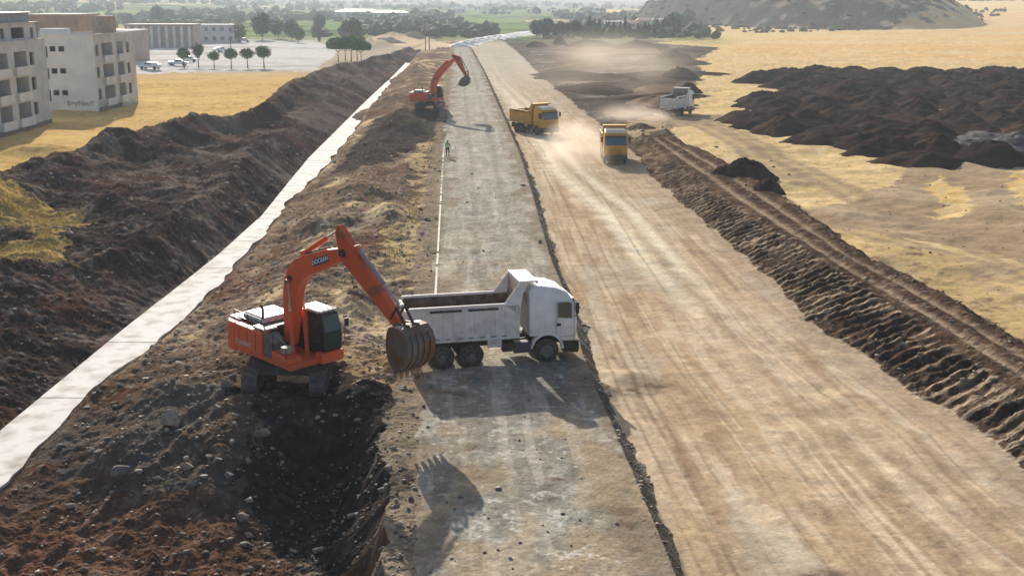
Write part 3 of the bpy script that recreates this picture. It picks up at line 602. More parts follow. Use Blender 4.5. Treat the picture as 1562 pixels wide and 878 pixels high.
    b = mb(); b.box((.7, .92, 3.33), (1.35, 1.02, .09), top=(1.2, .9)); b.build('cab_roof', WH, cab, bevel=.03)
    for y in (.55, .8, 1.05, 1.3):
        b = mb(); b.box((1.46, y, 3.36), (.1, .16, .07)); b.build('work_lamp', mat('lamp_lens', (.7, .7, .68), .2), cab)
    b = mb(); b.tube([(1.7, 1.45, 1.6), (1.78, 1.62, 2.0), (1.78, 1.62, 2.9)], .02, 6); b.box((1.78, 1.70, 2.75), (.05, .2, .38)); b.build('mirror', BLK, cab)
    b = mb(); b.tube([(1.84, 1.36, 1.7), (1.86, 1.40, 2.4), (1.6, 1.38, 3.2)], .018, 6); b.build('grab_rail', mat('steel_rail', (.5, .48, .44), .4, metal=.6), cab)
    # ---- boom and arm in the x-z plane at y = -.05
    foot, knee, tip, tail, nose, bk = [Vector((p[0], 0, p[1])) for p in pose]
    yc = -.12
    def beam(name, top, bot, w, m=OR, par=root, bev=.03):
        b = mb(); b.prism([(p[0], p[1]) for p in top] + [(p[0], p[1]) for p in reversed(bot)], yc - w, yc + w); return b.build(name, m, par, bevel=bev)
    def perp(a, c): t = (c - a).normalized(); return Vector((-t.z, 0, t.x))      # upwards/left of travel
    n0 = perp(foot, knee); n1 = perp(knee, tip); nk = (n0 + n1).normalized()
    top = []; bot = []
    def bez(a, k, c, t): return a * (1 - t) ** 2 + k * 2 * t * (1 - t) + c * t ** 2
    A = knee + (foot - knee) * .32; Cc = knee + (tip - knee) * .3
    path = [(foot, n0, .20)] + [(foot + (A - foot) * .5, n0, .34), (A, n0, .45)] + [(bez(A, knee, Cc, t), (n0 * (1 - t) + n1 * t).normalized(), .48) for t in (.25, .5, .75)] + [(Cc, n1, .44), (Cc + (tip - Cc) * .6, n1, .36), (tip, n1, .19)]
    for p, nn, h in path: top.append((p + nn * h)); bot.append((p - nn * h))
    boom = beam('boom', [(p.x, p.z) for p in top], [(p.x, p.z) for p in bot], .23, bev=.035)
    for p, r_ in ((knee * .9 + foot * .1, .13), (tip, .17), (foot, .16)):
        b = mb(); b.cyl((p.x, yc - .29, p.z), (p.x, yc + .29, p.z), r_, 14); b.build('pivot_pin', BLK, boom)
    # label plates on both sides
    ctr = Cc + (tip - Cc) * .42; ang = math.atan2((tip - Cc).z, (tip - Cc).x)
    if logo:
        for sg in (-1, 1):
            b = mb(); b.M = up @ Matrix.Translation((ctr.x, yc + sg * .236, ctr.z)) @ Matrix.Rotation(-ang, 4, 'Y'); b.box((0, 0, 0), (1.12, .012, .30))
            pl = b.build('label_plate', mat('label_blue', (.05, .045, .08), .5), boom)
            M = up @ Matrix.Translation((ctr.x, yc + sg * .247, ctr.z)) @ Matrix.Rotation(-ang, 4, 'Y') @ Matrix.Rotation(math.pi / 2, 4, 'X')
            if sg > 0: M = M @ Matrix.Rotation(math.pi, 4, 'Y')
            text('lettering', 'DOOSAN', .26, mat('label_white', (.8, .8, .8), .6), pl, M)
    def ram(name, p, q, r_, y_, split=.55, par=root, m=OR):
        p = Vector(p); q = Vector(q); md = p + (q - p) * split
        b = mb(); b.cyl((p.x, y_, p.z), (md.x, y_, md.z), r_, 14); b.cyl((p.x, y_ - .1, p.z), (p.x, y_ + .1, p.z), r_ * 1.1, 10); c = b.build(name, m, par, smooth=True)
        b = mb(); b.cyl((md.x, y_, md.z), (q.x, y_, q.z), r_ * .5, 10); b.cyl((q.x, y_ - .1, q.z), (q.x, y_ + .1, q.z), r_ * .9, 10); b.build('piston_rod', CH, c, smooth=True)
    kn = knee * .9 + foot * .1
    for sg in (-1, 1): ram('boom_cylinder', (foot.x + .62, 0, foot.z - .35), (kn.x + .05, 0, kn.z - .1), .10, yc + sg * .38, .6)
    q0 = Cc + n1 * .55 - (Cc - knee) * .1
    ram('arm_cylinder', (q0.x, 0, q0.z), (tail.x, 0, tail.z), .11, yc, .62)
    b = mb(); q1 = q0 - n1 * .3; b.prism([(q0.x - .12, q0.z + .08), (q0.x + .12, q0.z + .08), (q1.x + .3, q1.z), (q1.x - .3, q1.z - .1)], yc - .13, yc + .13); b.build('cylinder_bracket', OR, boom)
    b = mb()
    for yy in (-.1, .1):
        hp = [(p + nn * (h + .05)) for p, nn, h in path[1:-1]]; b.tube([(p.x, yc + yy, p.z) for p in hp], .028, 6)
    b.build('hydraulic_hose', BLK, boom); b = mb(); hp = tip + n1 * .3; hq = tail * .6 + tip * .4 + n1 * .3; b.tube([(hp.x, yc + .1, hp.z), (hp.x + .1, yc + .12, hp.z + .35), (hq.x, yc + .12, hq.z)], .028, 6)
    b.build('hydraulic_hose', BLK, boom)
    # arm: deep at its tail, tapering to the nose
    t = (nose - tip).normalized(); nn = Vector((-t.z, 0, t.x)); 
    if nn.x < 0: nn = -nn                     # outer (far) side of the arm
    prof = [tail + nn * .16 - t * .1, tip + nn * .58 + t * .1, tip + nn * .50 + t * 1.0, nose + nn * .19, nose + t * .17, nose - nn * .19, tip - nn * .32 + t * .9, tip - nn * .36 - t * .05, tail - nn * .18]
    b = mb(); b.prism([(p.x, p.z) for p in prof], yc - .19, yc + .19); arm = b.build('arm', mat('arm_paint_far' if far else 'arm_paint', tuple(c * .75 for c in orange), .5, col2=(.12, .06, .04), vscale=1.2, lo=.5, hi=.72), root, bevel=.03)
    bc0 = tip + nn * .66 + t * .35; lk = nose - t * .55 + nn * .62
    ram('bucket_cylinder', bc0, lk, .09, yc, .62, m=mat('pale_ram', (.34, .28, .30), .4))
    b = mb(); b.cyl((bc0.x, yc - .17, bc0.z), (bc0.x, yc + .17, bc0.z), .08, 10); b.prism([(bc0.x - .1, bc0.z), (bc0.x + .12, bc0.z + .05), ((tip + nn * .4 + t * .8).x, (tip + nn * .4 + t * .8).z), ((tip + nn * .4).x, (tip + nn * .4).z)], yc - .12, yc + .12); b.build('cylinder_bracket', OR, arm)
    # bucket frame of axes: bk gives the direction from the hinge to the teeth
    e = (bk - nose).normalized(); f = Vector((e.z, 0, -e.x))
    if f.dot(nn) < 0: f = -f                 # back of the bucket faces outwards, away from the machine
    bs_ = 1.13
    def P(a, c_): v = nose + e * a * bs_ + f * c_ * bs_; return v
    hg = P(.05, .52)
    for yy in (-.22, .22):
        b = mb(); pA = nose - t * .5; b.tube([(pA.x, yc + yy, pA.z), (lk.x, yc + yy, lk.z)], .05, 8); b.tube([(lk.x, yc + yy, lk.z), (hg.x, yc + yy, hg.z)], .06, 8); b.build('linkage', mat('dark_linkage', (.06, .035, .03), .6), arm)
    w = .70
    shell = [(-.12, .05), (-.16, .30), (-.10, .62), (.12, .86), (.42, .98), (.78, .96), (1.10, .80), (1.34, .52), (1.50, .20)]
    # shell plate with thickness
    inner = [(.0, .10), (-.02, .32), (.03, .56), (.19, .76), (.44, .86), (.74, .84), (1.02, .70), (1.25, .46), (1.42, .18)]
    b = mb(); b.prism([(P(a, c_).x, P(a, c_).z) for a, c_ in shell] + [(P(a, c_).x, P(a, c_).z) for a, c_ in reversed(inner)], yc - w, yc + w); bkt = b.build('bucket', ST, root, bevel=.008)
    side = [(-.12, .05), (-.16, .30), (-.10, .62), (.12, .86), (.42, .98), (.78, .96), (1.10, .80), (1.34, .52), (1.46, .20), (1.05, -.10), (.55, -.16), (.1, -.08)]
    for sg in (-1, 1):
        b = mb(); y_ = yc + sg * (w + .02); b.prism([(P(a, c_).x, P(a, c_).z) for a, c_ in side], y_ - .025, y_ + .025); b.build('side_plate', ST, bkt)
    for k in range(4):
        b = mb(); y_ = yc - w + .22 + k * (2 * w - .44) / 3; oo = [(a * 1.0 + (a - .55) * .05, c_ + .045) for a, c_ in shell[3:]]; b.prism([(P(a, c_).x, P(a, c_).z) for a, c_ in shell[3:]] + [(P(a, c_).x, P(a, c_).z) for a, c_ in reversed(oo)], y_ - .04, y_ + .04); b.build('wear_strip', ST, bkt)
    for k in range(5):
        b = mb(); y_ = yc - w + .08 + k * (2 * w - .16) / 4; b.prism([(P(*q_).x, P(*q_).z) for q_ in ((1.36, .36), (1.44, .08), (1.80, .12))], y_ - .065, y_ + .065); b.build('tooth', mat('worn_tooth', (.30, .22, .15), .5, metal=.3), bkt)
    for yy in (-.26, .26):
        b = mb(); b.prism([(P(*q_).x, P(*q_).z) for q_ in ((-.18, -.12), (-.2, .62), (.12, .78), (.12, -.1))], yc + yy - .03, yc + yy + .03); b.build('hinge_ear', ST, bkt)
    if far:
        bz = [P(.1, .1), P(.5, -.02), P(1.1, -.02), P(1.3, .3), P(.9, .7), P(.3, .7)]
    tag(root, label, 'excavator', group='orange excavators digging beside the road')
    return root
ex_z = gz(*EXC)
ex1 = make_excavator('large orange excavator in the foreground with its arm over the white dump truck', (EXC[0] - .37, EXC[1], 0.06), math.atan2(-.666, .746), R(93),
               [(.25, 1.75), (.5, 5.15), (3.85, 6.6), (3.45, 7.5), (7.2, 4.25), (7.4, 2.4)], (.95, .12, .018))
ex1.rotation_euler = Matrix.Rotation(R(3.5), 4, Vector((.666, .746, 0))).to_euler()
make_excavator('distant faded orange excavator on a dark mound beside the old road', (EXC2[0], EXC2[1] + 1.5, 1.22), math.atan2(-.12, .99), R(80),
               [(.25, 1.75), (1.0, 4.7), (4.0, 7.6), (3.5, 7.9), (5.6, 4.9), (4.6, 4.0)], (.80, .11, .03), far=True, logo=False, scale=.93)

# ------------------------------------------------------------------ dump trucks
def make_truck(label, loc, yaw, body, cabc, dark_face=False, group=None, logo=None, scale=1.0, glass=(.02, .04, .045), roofc=None, dirty=(.09, .065, .05), pitch=0.0):
    key = '%.2f%.2f%.2f' % body
    root = empty('dump_truck', loc, yaw, scale)
    BD = mat('body_paint' + key, body, .5, col2=tuple(c * .72 + .05 for c in body), vscale=1.8, lo=.45, hi=.75, mud=(1.2, 2.6, .28))
    CB = mat('cab_paint' + key, cabc, .38, var=.12, vscale=1.5, mud=(.7, 2.0, .3))
    RF = mat('roof_paint' + key, roofc or cabc, .4)
    IN = mat('load_bed_dirt', dirty, .9, col2=tuple(c * 2.2 for c in dirty), vscale=2.5)
    CHS = mat('chassis_black', (.025, .025, .028), .65, col2=(.07, .055, .045), vscale=4)
    BLU = mat('chassis_blue', (.06, .075, .11), .6, col2=(.10, .09, .08), vscale=3)
    TY = mat('tyre_rubber', (.035, .033, .032), .85, col2=(.10, .085, .07), vscale=5)
    RM = mat('wheel_rim', (.22, .21, .20), .6, col2=(.12, .11, .10), vscale=4)
    GL = mat('truck_glass%.2f' % glass[2], glass, .07, spec=.9); BLK = mat('black_paint', (.02, .02, .022), .5); LN = mat('seam_grey', (.3, .3, .3), .7)
    # chassis
    b = MB(); [b.box((-.7, s * .42, .92), (7.0, .1, .26)) for s in (1, -1)]; [b.box((x, 0, .9), (.12, .9, .18)) for x in (-3.8, -2.4, -1, .4, 1.8, 2.7)]
    b.cyl((1.87, -1.0, .56), (1.87, 1.0, .56), .08, 10); b.cyl((-1.7, -1.0, .58), (-1.7, 1.0, .58), .12, 10); b.cyl((-3.05, -1.0, .58), (-3.05, 1.0, .58), .12, 10)
    b.box((1.9, 0, .95), (1.6, .8, .5)); b.build('chassis', CHS, root)
    # wheels
    def wheel(x, s, dual):
        wd = .56 if dual else .30; r = .56; y = s * (1.22 - wd / 2); o = s * wd / 2
        b = MB(); pr = [(.30, -wd / 2), (.48, -wd / 2), (.545, -wd / 2 + .05), (r, -wd / 2 + .09)]
        if dual: pr += [(r, -.05), (.48, -.03), (.48, .03), (r, .05)]
        pr += [(r, wd / 2 - .09), (.545, wd / 2 - .05), (.48, wd / 2), (.30, wd / 2)]
        b.lathe(pr, (x, y, r), n=36)
        for i in range(30):                       # tread blocks
            a = i * math.pi / 15
            for yy in ((-.2, .2) if dual else (0,)): b.box((x + r * math.cos(a), y + yy, r + r * math.sin(a)), (.03, .17, .055), ry=-a)
        wh = b.build('wheel', TY, root, smooth=True)
        b = MB(); dd = -.02 if not dual else -.14
        b.lathe([(.31, -wd / 2 + .01), (.33, s * (wd / 2 - .01)), (.30, s * (wd / 2 - .03)), (.27, s * (wd / 2 + dd - .06)), (.15, s * (wd / 2 + dd - .05)), (.12, s * (wd / 2 + .02)), (0, s * (wd / 2 + .03))], (x, y, r), n=28)
        rm = b.build('rim', RM, wh, smooth=True)
        b = MB()
        for i in range(8):
            a = i * math.pi / 4; b.cyl((x + .21 * math.cos(a), y + s * (wd / 2 + dd - .06), r + .21 * math.sin(a)), (x + .21 * math.cos(a), y + s * (wd / 2 + dd - .01), r + .21 * math.sin(a)), .022, 6)
        b.build('wheel_nuts', mat('nut_steel', (.4, .38, .35), .4, metal=.6), rm)
    for s in (1, -1): wheel(1.87, s, False); wheel(-1.7, s, True); wheel(-3.05, s, True)
    # cab
    arch = [(1.87 + .70 * math.cos(a), .66 + .70 * math.sin(a)) for a in [R(x) for x in range(150, 20, -13)]]
    prof = [(1.02, 1.28), (1.15, 1.28)] + [(x, z) for x, z in arch if z > 1.22 or x > 1.9] + [(2.62, .98), (3.26, .98), (3.30, 1.95), (3.12, 2.86), (2.85, 3.28), (2.3, 3.5), (1.55, 3.62), (1.15, 3.6), (1.02, 3.4)]
    b = MB(); b.prism(prof, -1.22, 1.22, top_in=(2.9, .22)); cab = b.build('cab', CB, root, bevel=.07, seg=3, smooth=True)
    if roofc:
        b = MB(); b.prism([(1.1, 3.55), (1.15, 3.66), (1.55, 3.68), (2.3, 3.56), (2.95, 3.24), (2.85, 3.2), (2.3, 3.44)], -1.02, 1.02); b.build('roof', RF, cab, bevel=.03)
    b = MB()
    def slab(q, nrm, t=.014):
        nn_ = Vector(nrm).normalized() * t; v = [Vector(p) - nn_ * .3 for p in q]; v2 = [p + nn_ for p in v]; k = len(v)
        b.add([tuple(p) for p in v + v2], [tuple(range(k)), tuple(range(2 * k - 1, k - 1, -1))] + [(i, (i + 1) % k, (i + 1) % k + k, i + k) for i in range(k)])
    slab([(3.305, -1.1, 2.0), (3.305, 1.1, 2.0), (3.13, 1.06, 2.86), (3.13, -1.06, 2.86)], (1, 0, .2), .03); b.build('windscreen', GL, cab)
    b = MB(); slab([(3.14, -1.08, 2.80), (3.14, 1.08, 2.80), (3.10, 1.05, 2.98), (3.10, -1.05, 2.98)], (1, 0, .3), .09); b.build('sun_visor', BLK, cab)
    for s in (1, -1):
        b = MB(); slab([(2.38, s * 1.22, 2.12), (3.05, s * 1.22, 2.06), (3.02, s * 1.22, 2.78), (2.90, s * 1.22, 2.84), (2.38, s * 1.22, 2.84)], (0, s, 0), .016); b.build('side_window', GL, cab)
        b = MB(); b.box((2.30, s * 1.222, 2.05), (.018, .012, 1.7)); b.box((3.16, s * 1.222, 1.9), (.018, .012, 1.6)); b.box((2.74, s * 1.222, 1.22), (.86, .012, .018)); b.build('door_seam', LN, cab)
        b = MB(); b.box((2.42, s * 1.226, 1.78), (.20, .016, .13)); b.build('door_handle', BLK, cab, bevel=.03)
        b = MB(); b.tube([(3.10, s * 1.2, 2.95), (3.24, s * 1.42, 2.9), (3.24, s * 1.42, 2.3), (3.14, s * 1.22, 2.1)], .018, 6); b.box((3.24, s * 1.44, 2.62), (.10, .22, .55)); b.build('mirror', BLK, cab, bevel=.02)
        # wheel arch ring, dark sill, step
        ro = [(1.87 + .80 * math.cos(R(a)), .62 + .80 * math.sin(R(a))) for a in range(172, 1, -10)]; ri = [(1.87 + .69 * math.cos(R(a)), .62 + .69 * math.sin(R(a))) for a in range(2, 173, 10)]
        b = MB(); b.prism(ro + ri, s * .95, s * 1.25); b.build('wheel_arch', CB, root, bevel=.02)
        b = MB(); b.prism([(2.66, .45), (3.28, .45), (3.36, .62), (3.36, .96), (2.62, .96)], s * .8, s * 1.22); b.build('entry_step', BLK, root, bevel=.03)
        b = MB(); b.box((3.36, s * .95, .72), (.05, .36, .2)); b.build('headlight', mat('lamp_lens', (.7, .7, .68), .2), root, bevel=.02)
    b = MB(); b.prism([(3.05, .40), (3.36, .40), (3.42, .55), (3.40, .98), (3.05, .98)], -1.22, 1.22); b.build('bumper', BLK if not dark_face else mat('dark_bumper', (.06, .055, .05), .6), root, bevel=.04)
    b = MB()
    for k in range(5): b.box((3.315, 0, 1.14 + k * .15), (.03, 1.5, .07))
    b.build('grille', BLK if not dark_face else mat('yellow_shade', tuple(c * .5 for c in cabc), .6), cab)
    b = MB(); b.box((.98, .0, 2.3), (.06, 2.1, 1.8)); b.build('cab_rear_panel', mat('dust_grey', (.38, .35, .31), .7), cab)
    # fuel tank, tool box, air tanks
    for s in (1, -1):
        b = MB(); b.box((.72, s * .95, .78), (.85, .52, .52)); b.build('fuel_tank', BLU, root, bevel=.06)
        b = MB(); b.box((0.0, s * .95, .82), (.45, .45, .4)); b.build('battery_box', CHS, root, bevel=.03)
    b = MB(); b.box((-.62, -1.18, 1.16), (.66, .12, .55)); b.build('tool_box', BD, root, bevel=.02)
    for s in (1, -1): b = MB(); b.box((-4.1, s * .95, .85), (.03, .55, .62)); b.build('mud_flap', BLK, root)
    # dump body: floor, side walls with ribs, tailgate, headboard with canopy
    X0, X1, zb, zt = -4.55, .55, 1.30, 2.86
    b = MB(); b.box(((X0 + X1) / 2, 0, zb + .06), (X1 - X0, 2.3, .12)); b.box(((X0 + X1) / 2, 0, zb - .12), (X1 - X0 - .3, .9, .22)); bed = b.build('dump_body', BD, root, bevel=.01)
    b = MB(); b.box(((X0 + X1) / 2, 0, zb + .16), (X1 - X0 - .16, 2.2, .05)); b.build('bed_floor', IN, bed)
    for s in (1, -1):
        b = MB(); b.box(((X0 + X1) / 2, s * 1.19, (zb + zt) / 2 + .03), (X1 - X0, .05, zt - zb)); w = b.build('side_wall', BD, bed)
        b = MB(); b.box(((X0 + X1) / 2, s * 1.155, (zb + zt) / 2 + .08), (X1 - X0 - .12, .012, zt - zb - .2)); b.build('inner_lining', IN, w)
        for k in range(11):
            x = X0 + .12 + k * (X1 - X0 - .24) / 10
            b = MB(); b.box((x, s * 1.235, (zb + zt) / 2 - .02), (.07, .05, zt - zb - .12)); b.build('rib', BD, w, bevel=.01)
        b = MB(); b.box(((X0 + X1) / 2, s * 1.23, zt + .03), (X1 - X0, .12, .12)); b.build('top_rail', BD, w, bevel=.02)
        b = MB(); b.box(((X0 + X1) / 2, s * 1.23, zb + .02), (X1 - X0, .10, .12)); b.build('bottom_rail', BD, w, bevel=.02)
        for xa, xb in ((X0 + .95, X0 + 2.4), (X0 + 2.7, X0 + 4.1)):
            b = MB(); b.box(((xa + xb) / 2, s * 1.245, zt - .14), (xb - xa, .06, .09)); b.build('slot', BLK, w)
        for k in range(8):
            b = MB(); b.box((X0 + .75 + k * .52, s * 1.275, zb + .12), (.22, .02, .045)); b.build('marker', mat('marker_grey', (.22, .2, .18), .6), w)
        # slanted cheek from the side wall up to the canopy
        b = MB(); b.prism([(X1 - .75, zt + .02), (X1, zt - .5), (X1 + .16, zt + .5), (X1 + .42, 3.88), (X1 + .02, 3.88)], s * 1.165, s * 1.215); b.build('cheek_plate', BD, bed, bevel=.01)
    b = MB(); b.prism([(X1 - .1, zb + .1), (X1, zb + .1), (X1 + .12, 3.80), (X1 + .02, 3.80)], -1.16, 1.16); hb = b.build('headboard', BD, bed)
    b = MB(); b.prism([(X1 - .12, zb + .2), (X1 - .105, zb + .2), (X1 + .012, 3.76), (X1 + .0, 3.76)], -1.14, 1.14); b.build('inner_lining', mat('headboard_rust', (.26, .17, .14), .8, col2=(.42, .34, .30), vscale=3), hb)
    b = MB(); b.box((X1 + .42, 0, 3.90), (.85, 2.42, .07)); b.box((X1 + .84, 0, 3.86), (.06, 2.42, .14)); b.build('canopy', BD, bed, bevel=.015)
    b = MB(); b.prism([(X0 - .08, zb), (X0, zb), (X0, zt - .1), (X0 - .14, zt - .05)], -1.2, 1.2); [b.box((X0 - .14, y, (zb + zt) / 2), (.06, .08, zt - zb - .2)) for y in (-.8, -.27, .27, .8)]; b.build('tailgate', BD, bed, bevel=.012)
    if logo:
        pass
    tag(root, label, 'dump truck', group=group)
    return root
tz = gz(-.46, 54.05)
make_truck('white dump truck being loaded beside the big excavator', (-.46, 54.05, tz + .0), R(12.9), (.86, .84, .82), (.90, .90, .91), roofc=None)
YEL = (.74, .37, .02)
yx, yy_ = at(826, 206, -.6)
ty1 = make_truck('yellow dump truck on the haul road seen from its front corner, farther from the camera', (yx - .6, yy_ + 2.2, gz(yx, yy_ + 2)), math.atan2(-.85, .53), YEL, YEL, True, 'yellow dump trucks driving down the haul road', roofc=(.72, .62, .45), glass=(.10, .12, .13))
yx, yy_ = at(939, 252, -.6)
c2 = copy_tree(ty1); c2.location = (yx + .05, yy_ + 3.4, gz(yx, yy_ + 3.4)); c2.rotation_euler = (0, 0, R(-91))
c2['label'] = 'yellow dump truck driving head-on through dust beside the brown earth bank'
for ch in kids(c2):
    if ch.name.startswith('cab'):
        for g_ in kids(ch):
            if g_.name.startswith('windscreen'): g_.data = g_.data.copy(); g_.data.materials[0] = mat('blue_glass', (.015, .05, .10), .15, spec=.7)
wx_, wy_ = at(1033, 176, -.4)
make_truck('dusty white dump truck turning off towards the dry field', (wx_ + .6, wy_ + 2.6, gz(wx_, wy_ + 2)), math.atan2(.88, .47), (.84, .82, .80), (.88, .88, .89), dirty=(.14, .11, .10))

# ------------------------------------------------------------------ the worker
def make_person(loc, yaw):
    def skin(name, joints, edges, m, parent=None, sub=2):
        me = bpy.data.meshes.new(name); me.from_pydata([j[0] for j in joints], edges, []); o = bpy.data.objects.new(name, me); C.objects.link(o)
        sk = o.modifiers.new('skin', 'SKIN'); 
        if not me.skin_vertices: me.skin_vertices.new() if hasattr(me.skin_vertices, 'new') else None
        for i, j in enumerate(joints):
            r = j[1]; me.skin_vertices[0].data[i].radius = (r, r) if not isinstance(r, tuple) else r
            me.skin_vertices[0].data[i].use_root = (i == 0)
        ss = o.modifiers.new('sub', 'SUBSURF'); ss.levels = sub; ss.render_levels = sub; me.materials.append(m)
        dg = bpy.context.evaluated_depsgraph_get(); me2 = bpy.data.meshes.new_from_object(o.evaluated_get(dg)); o.modifiers.clear(); o.data = me2
        for p in me2.polygons: p.use_smooth = True
        if parent is not None: o.parent = parent
        return o
    J = [((0, 0, .96), (.15, .11)), ((0, 0, 1.15), (.14, .10)), ((0, 0, 1.36), (.17, .11)), ((0, 0, 1.50), (.06, .06)), ((0, .01, 1.56), (.055, .055)), ((0, .02, 1.66), (.085, .10)), ((0, .01, 1.74), (.06, .07)),
         ((.19, 0, 1.42), .065), ((.26, .0, 1.16), .048), ((.27, .06, .93), .036), ((.27, .08, .84), .034), ((-.19, 0, 1.42), .065), ((-.27, -.03, 1.16), .048), ((-.27, .04, .93), .036), ((-.27, .07, .84), .034),
         ((.10, 0, .88), .095), ((.12, .10, .50), .065), ((.13, -.02, .10), .048), ((.13, .12, .045), .042), ((-.10, 0, .88), .095), ((-.11, -.04, .50), .065), ((-.11, -.22, .12), .048), ((-.11, -.10, .045), .042)]
    E = [(0, 1), (1, 2), (2, 3), (3, 4), (4, 5), (5, 6), (2, 7), (7, 8), (8, 9), (9, 10), (2, 11), (11, 12), (12, 13), (13, 14), (0, 15), (15, 16), (16, 17), (17, 18), (0, 19), (19, 20), (20, 21), (21, 22)]
    p = skin('person', J, E, mat('dark_workwear', (.045, .05, .06), .9)); p.location = loc; p.rotation_euler = (0, 0, yaw)
    vest = skin('hi_vis_vest', [((0, 0, .98), (.17, .13)), ((0, 0, 1.18), (.165, .125)), ((0, 0, 1.36), (.20, .135)), ((.15, 0, 1.43), .085), ((-.15, 0, 1.43), .085)], [(0, 1), (1, 2), (2, 3), (2, 4)], mat('hi_vis', (.42, .85, .04), .7), p)
    for z in (1.08, 1.24):
        b = MB(); b.lathe([(.215, -.025), (.215, .025)], (0, 0, z), axis='Z', n=20)
        b.v = [(x, y * .78, z_) for x, y, z_ in b.v]; b.build('reflective_band', mat('reflective', (.7, .7, .68), .4), vest)
    b = MB(); b.lathe([(.16, 0), (.125, .01), (.12, .06), (.08, .12), (0, .14)], (0, .01, 1.69), axis='Z', n=18); b.build('hard_hat', mat('dark_hat', (.10, .12, .05), .5), p, smooth=True)
    f = skin('face', [((0, .085, 1.63), .055), ((0, .095, 1.67), .05)], [(0, 1)], mat('skin_tone', (.35, .2, .13), .6), p)
    for s in (-1, 1):
        hh = skin('hand', [((.27 * s, .085, .82), .036), ((.27 * s, .10, .75), .026)], [(0, 1)], mat('skin_tone', (.35, .2, .13), .6), p)
        for k in range(4):
            b = MB(); b.cyl((.27 * s + (k - 1.5) * .012, .105, .755), (.27 * s + (k - 1.5) * .014, .115, .69 + .006 * abs(k - 1.5)), .0075, 6, .005); b.build('finger', mat('skin_tone', (.35, .2, .13), .6), hh)
        b = MB(); b.cyl((.25 * s, .10, .80), (.235 * s, .125, .755), .009, 6, .006); b.build('thumb', mat('skin_tone', (.35, .2, .13), .6), hh)
    tag(p, 'worker in a yellow-green safety vest and dark trousers walking on the old road', 'person')
px_, py_ = at(683, 240, 0)
make_person((px_, py_, gz(px_, py_) + .0), R(175))
# ------------------------------------------------------------------ buildings
CONC = mat('raw_concrete', (.58, .58, .58), .9, col2=(.47, .47, .47), vscale=.5, bump=.15, bscale=3, spec=.2)
REND = mat('pale_render', (.70, .70, .70), .9, col2=(.58, .58, .585), vscale=.35, spec=.2)
PINKW = mat('pinkish_block', (.42, .32, .27), .9, col2=(.34, .26, .22), vscale=.6, spec=.2)
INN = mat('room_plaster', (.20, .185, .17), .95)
SLAB = mat('roof_slab', (.55, .53, .50), .85, var=.2, vscale=1)
def wall(name, p0, p1, z0, z1, ops, m, parent, th=.25):
    """upright wall from p0 to p1 (outside on the right hand), with openings (u0, u1, z0, z1)"""
    p0 = Vector((*p0, 0)); p1 = Vector((*p1, 0)); L = (p1 - p0).length; ang = math.atan2(p1.y - p0.y, p1.x - p0.x)
    us = sorted({0, L} | {o[0] for o in ops} | {o[1] for o in ops}); zs = sorted({z0, z1} | {o[2] for o in ops} | {o[3] for o in ops})
    b = MB(); b.M = Matrix.Translation(p0) @ Matrix.Rotation(ang, 4, 'Z')
    inn = lambda u, z: any(o[0] < u < o[1] and o[2] < z < o[3] for o in ops)
    nu, nz = len(us) - 1, len(zs) - 1
    g = [[not inn((us[i] + us[i + 1]) / 2, (zs[j] + zs[j + 1]) / 2) for j in range(nz)] for i in range(nu)]
    def q(a): b.add(a, [(0, 1, 2, 3)])
    for i in range(nu):
        for j in range(nz):
            if not g[i][j]: continue
            a, c, e, f = us[i], us[i + 1], zs[j], zs[j + 1]
            q([(a, 0, e), (c, 0, e), (c, 0, f), (a, 0, f)]); q([(a, th, f), (c, th, f), (c, th, e), (a, th, e)])
            if i == 0 or not g[i - 1][j]: q([(a, 0, e), (a, 0, f), (a, th, f), (a, th, e)])
            if i == nu - 1 or not g[i + 1][j]: q([(c, 0, f), (c, 0, e), (c, th, e), (c, th, f)])
            if j == 0 or not g[i][j - 1]: q([(a, 0, e), (a, th, e), (c, th, e), (c, 0, e)])
            if j == nz - 1 or not g[i][j + 1]: q([(a, 0, f), (c, 0, f), (c, th, f), (a, th, f)])
    # winding is consistent by hand
    me = bpy.data.meshes.new(name); me.from_pydata(b.v, [], b.f); me.materials.append(m); o = bpy.data.objects.new(name, me); C.objects.link(o); o.parent = parent
    return o
FB = (.7, 3.8, 6.9)
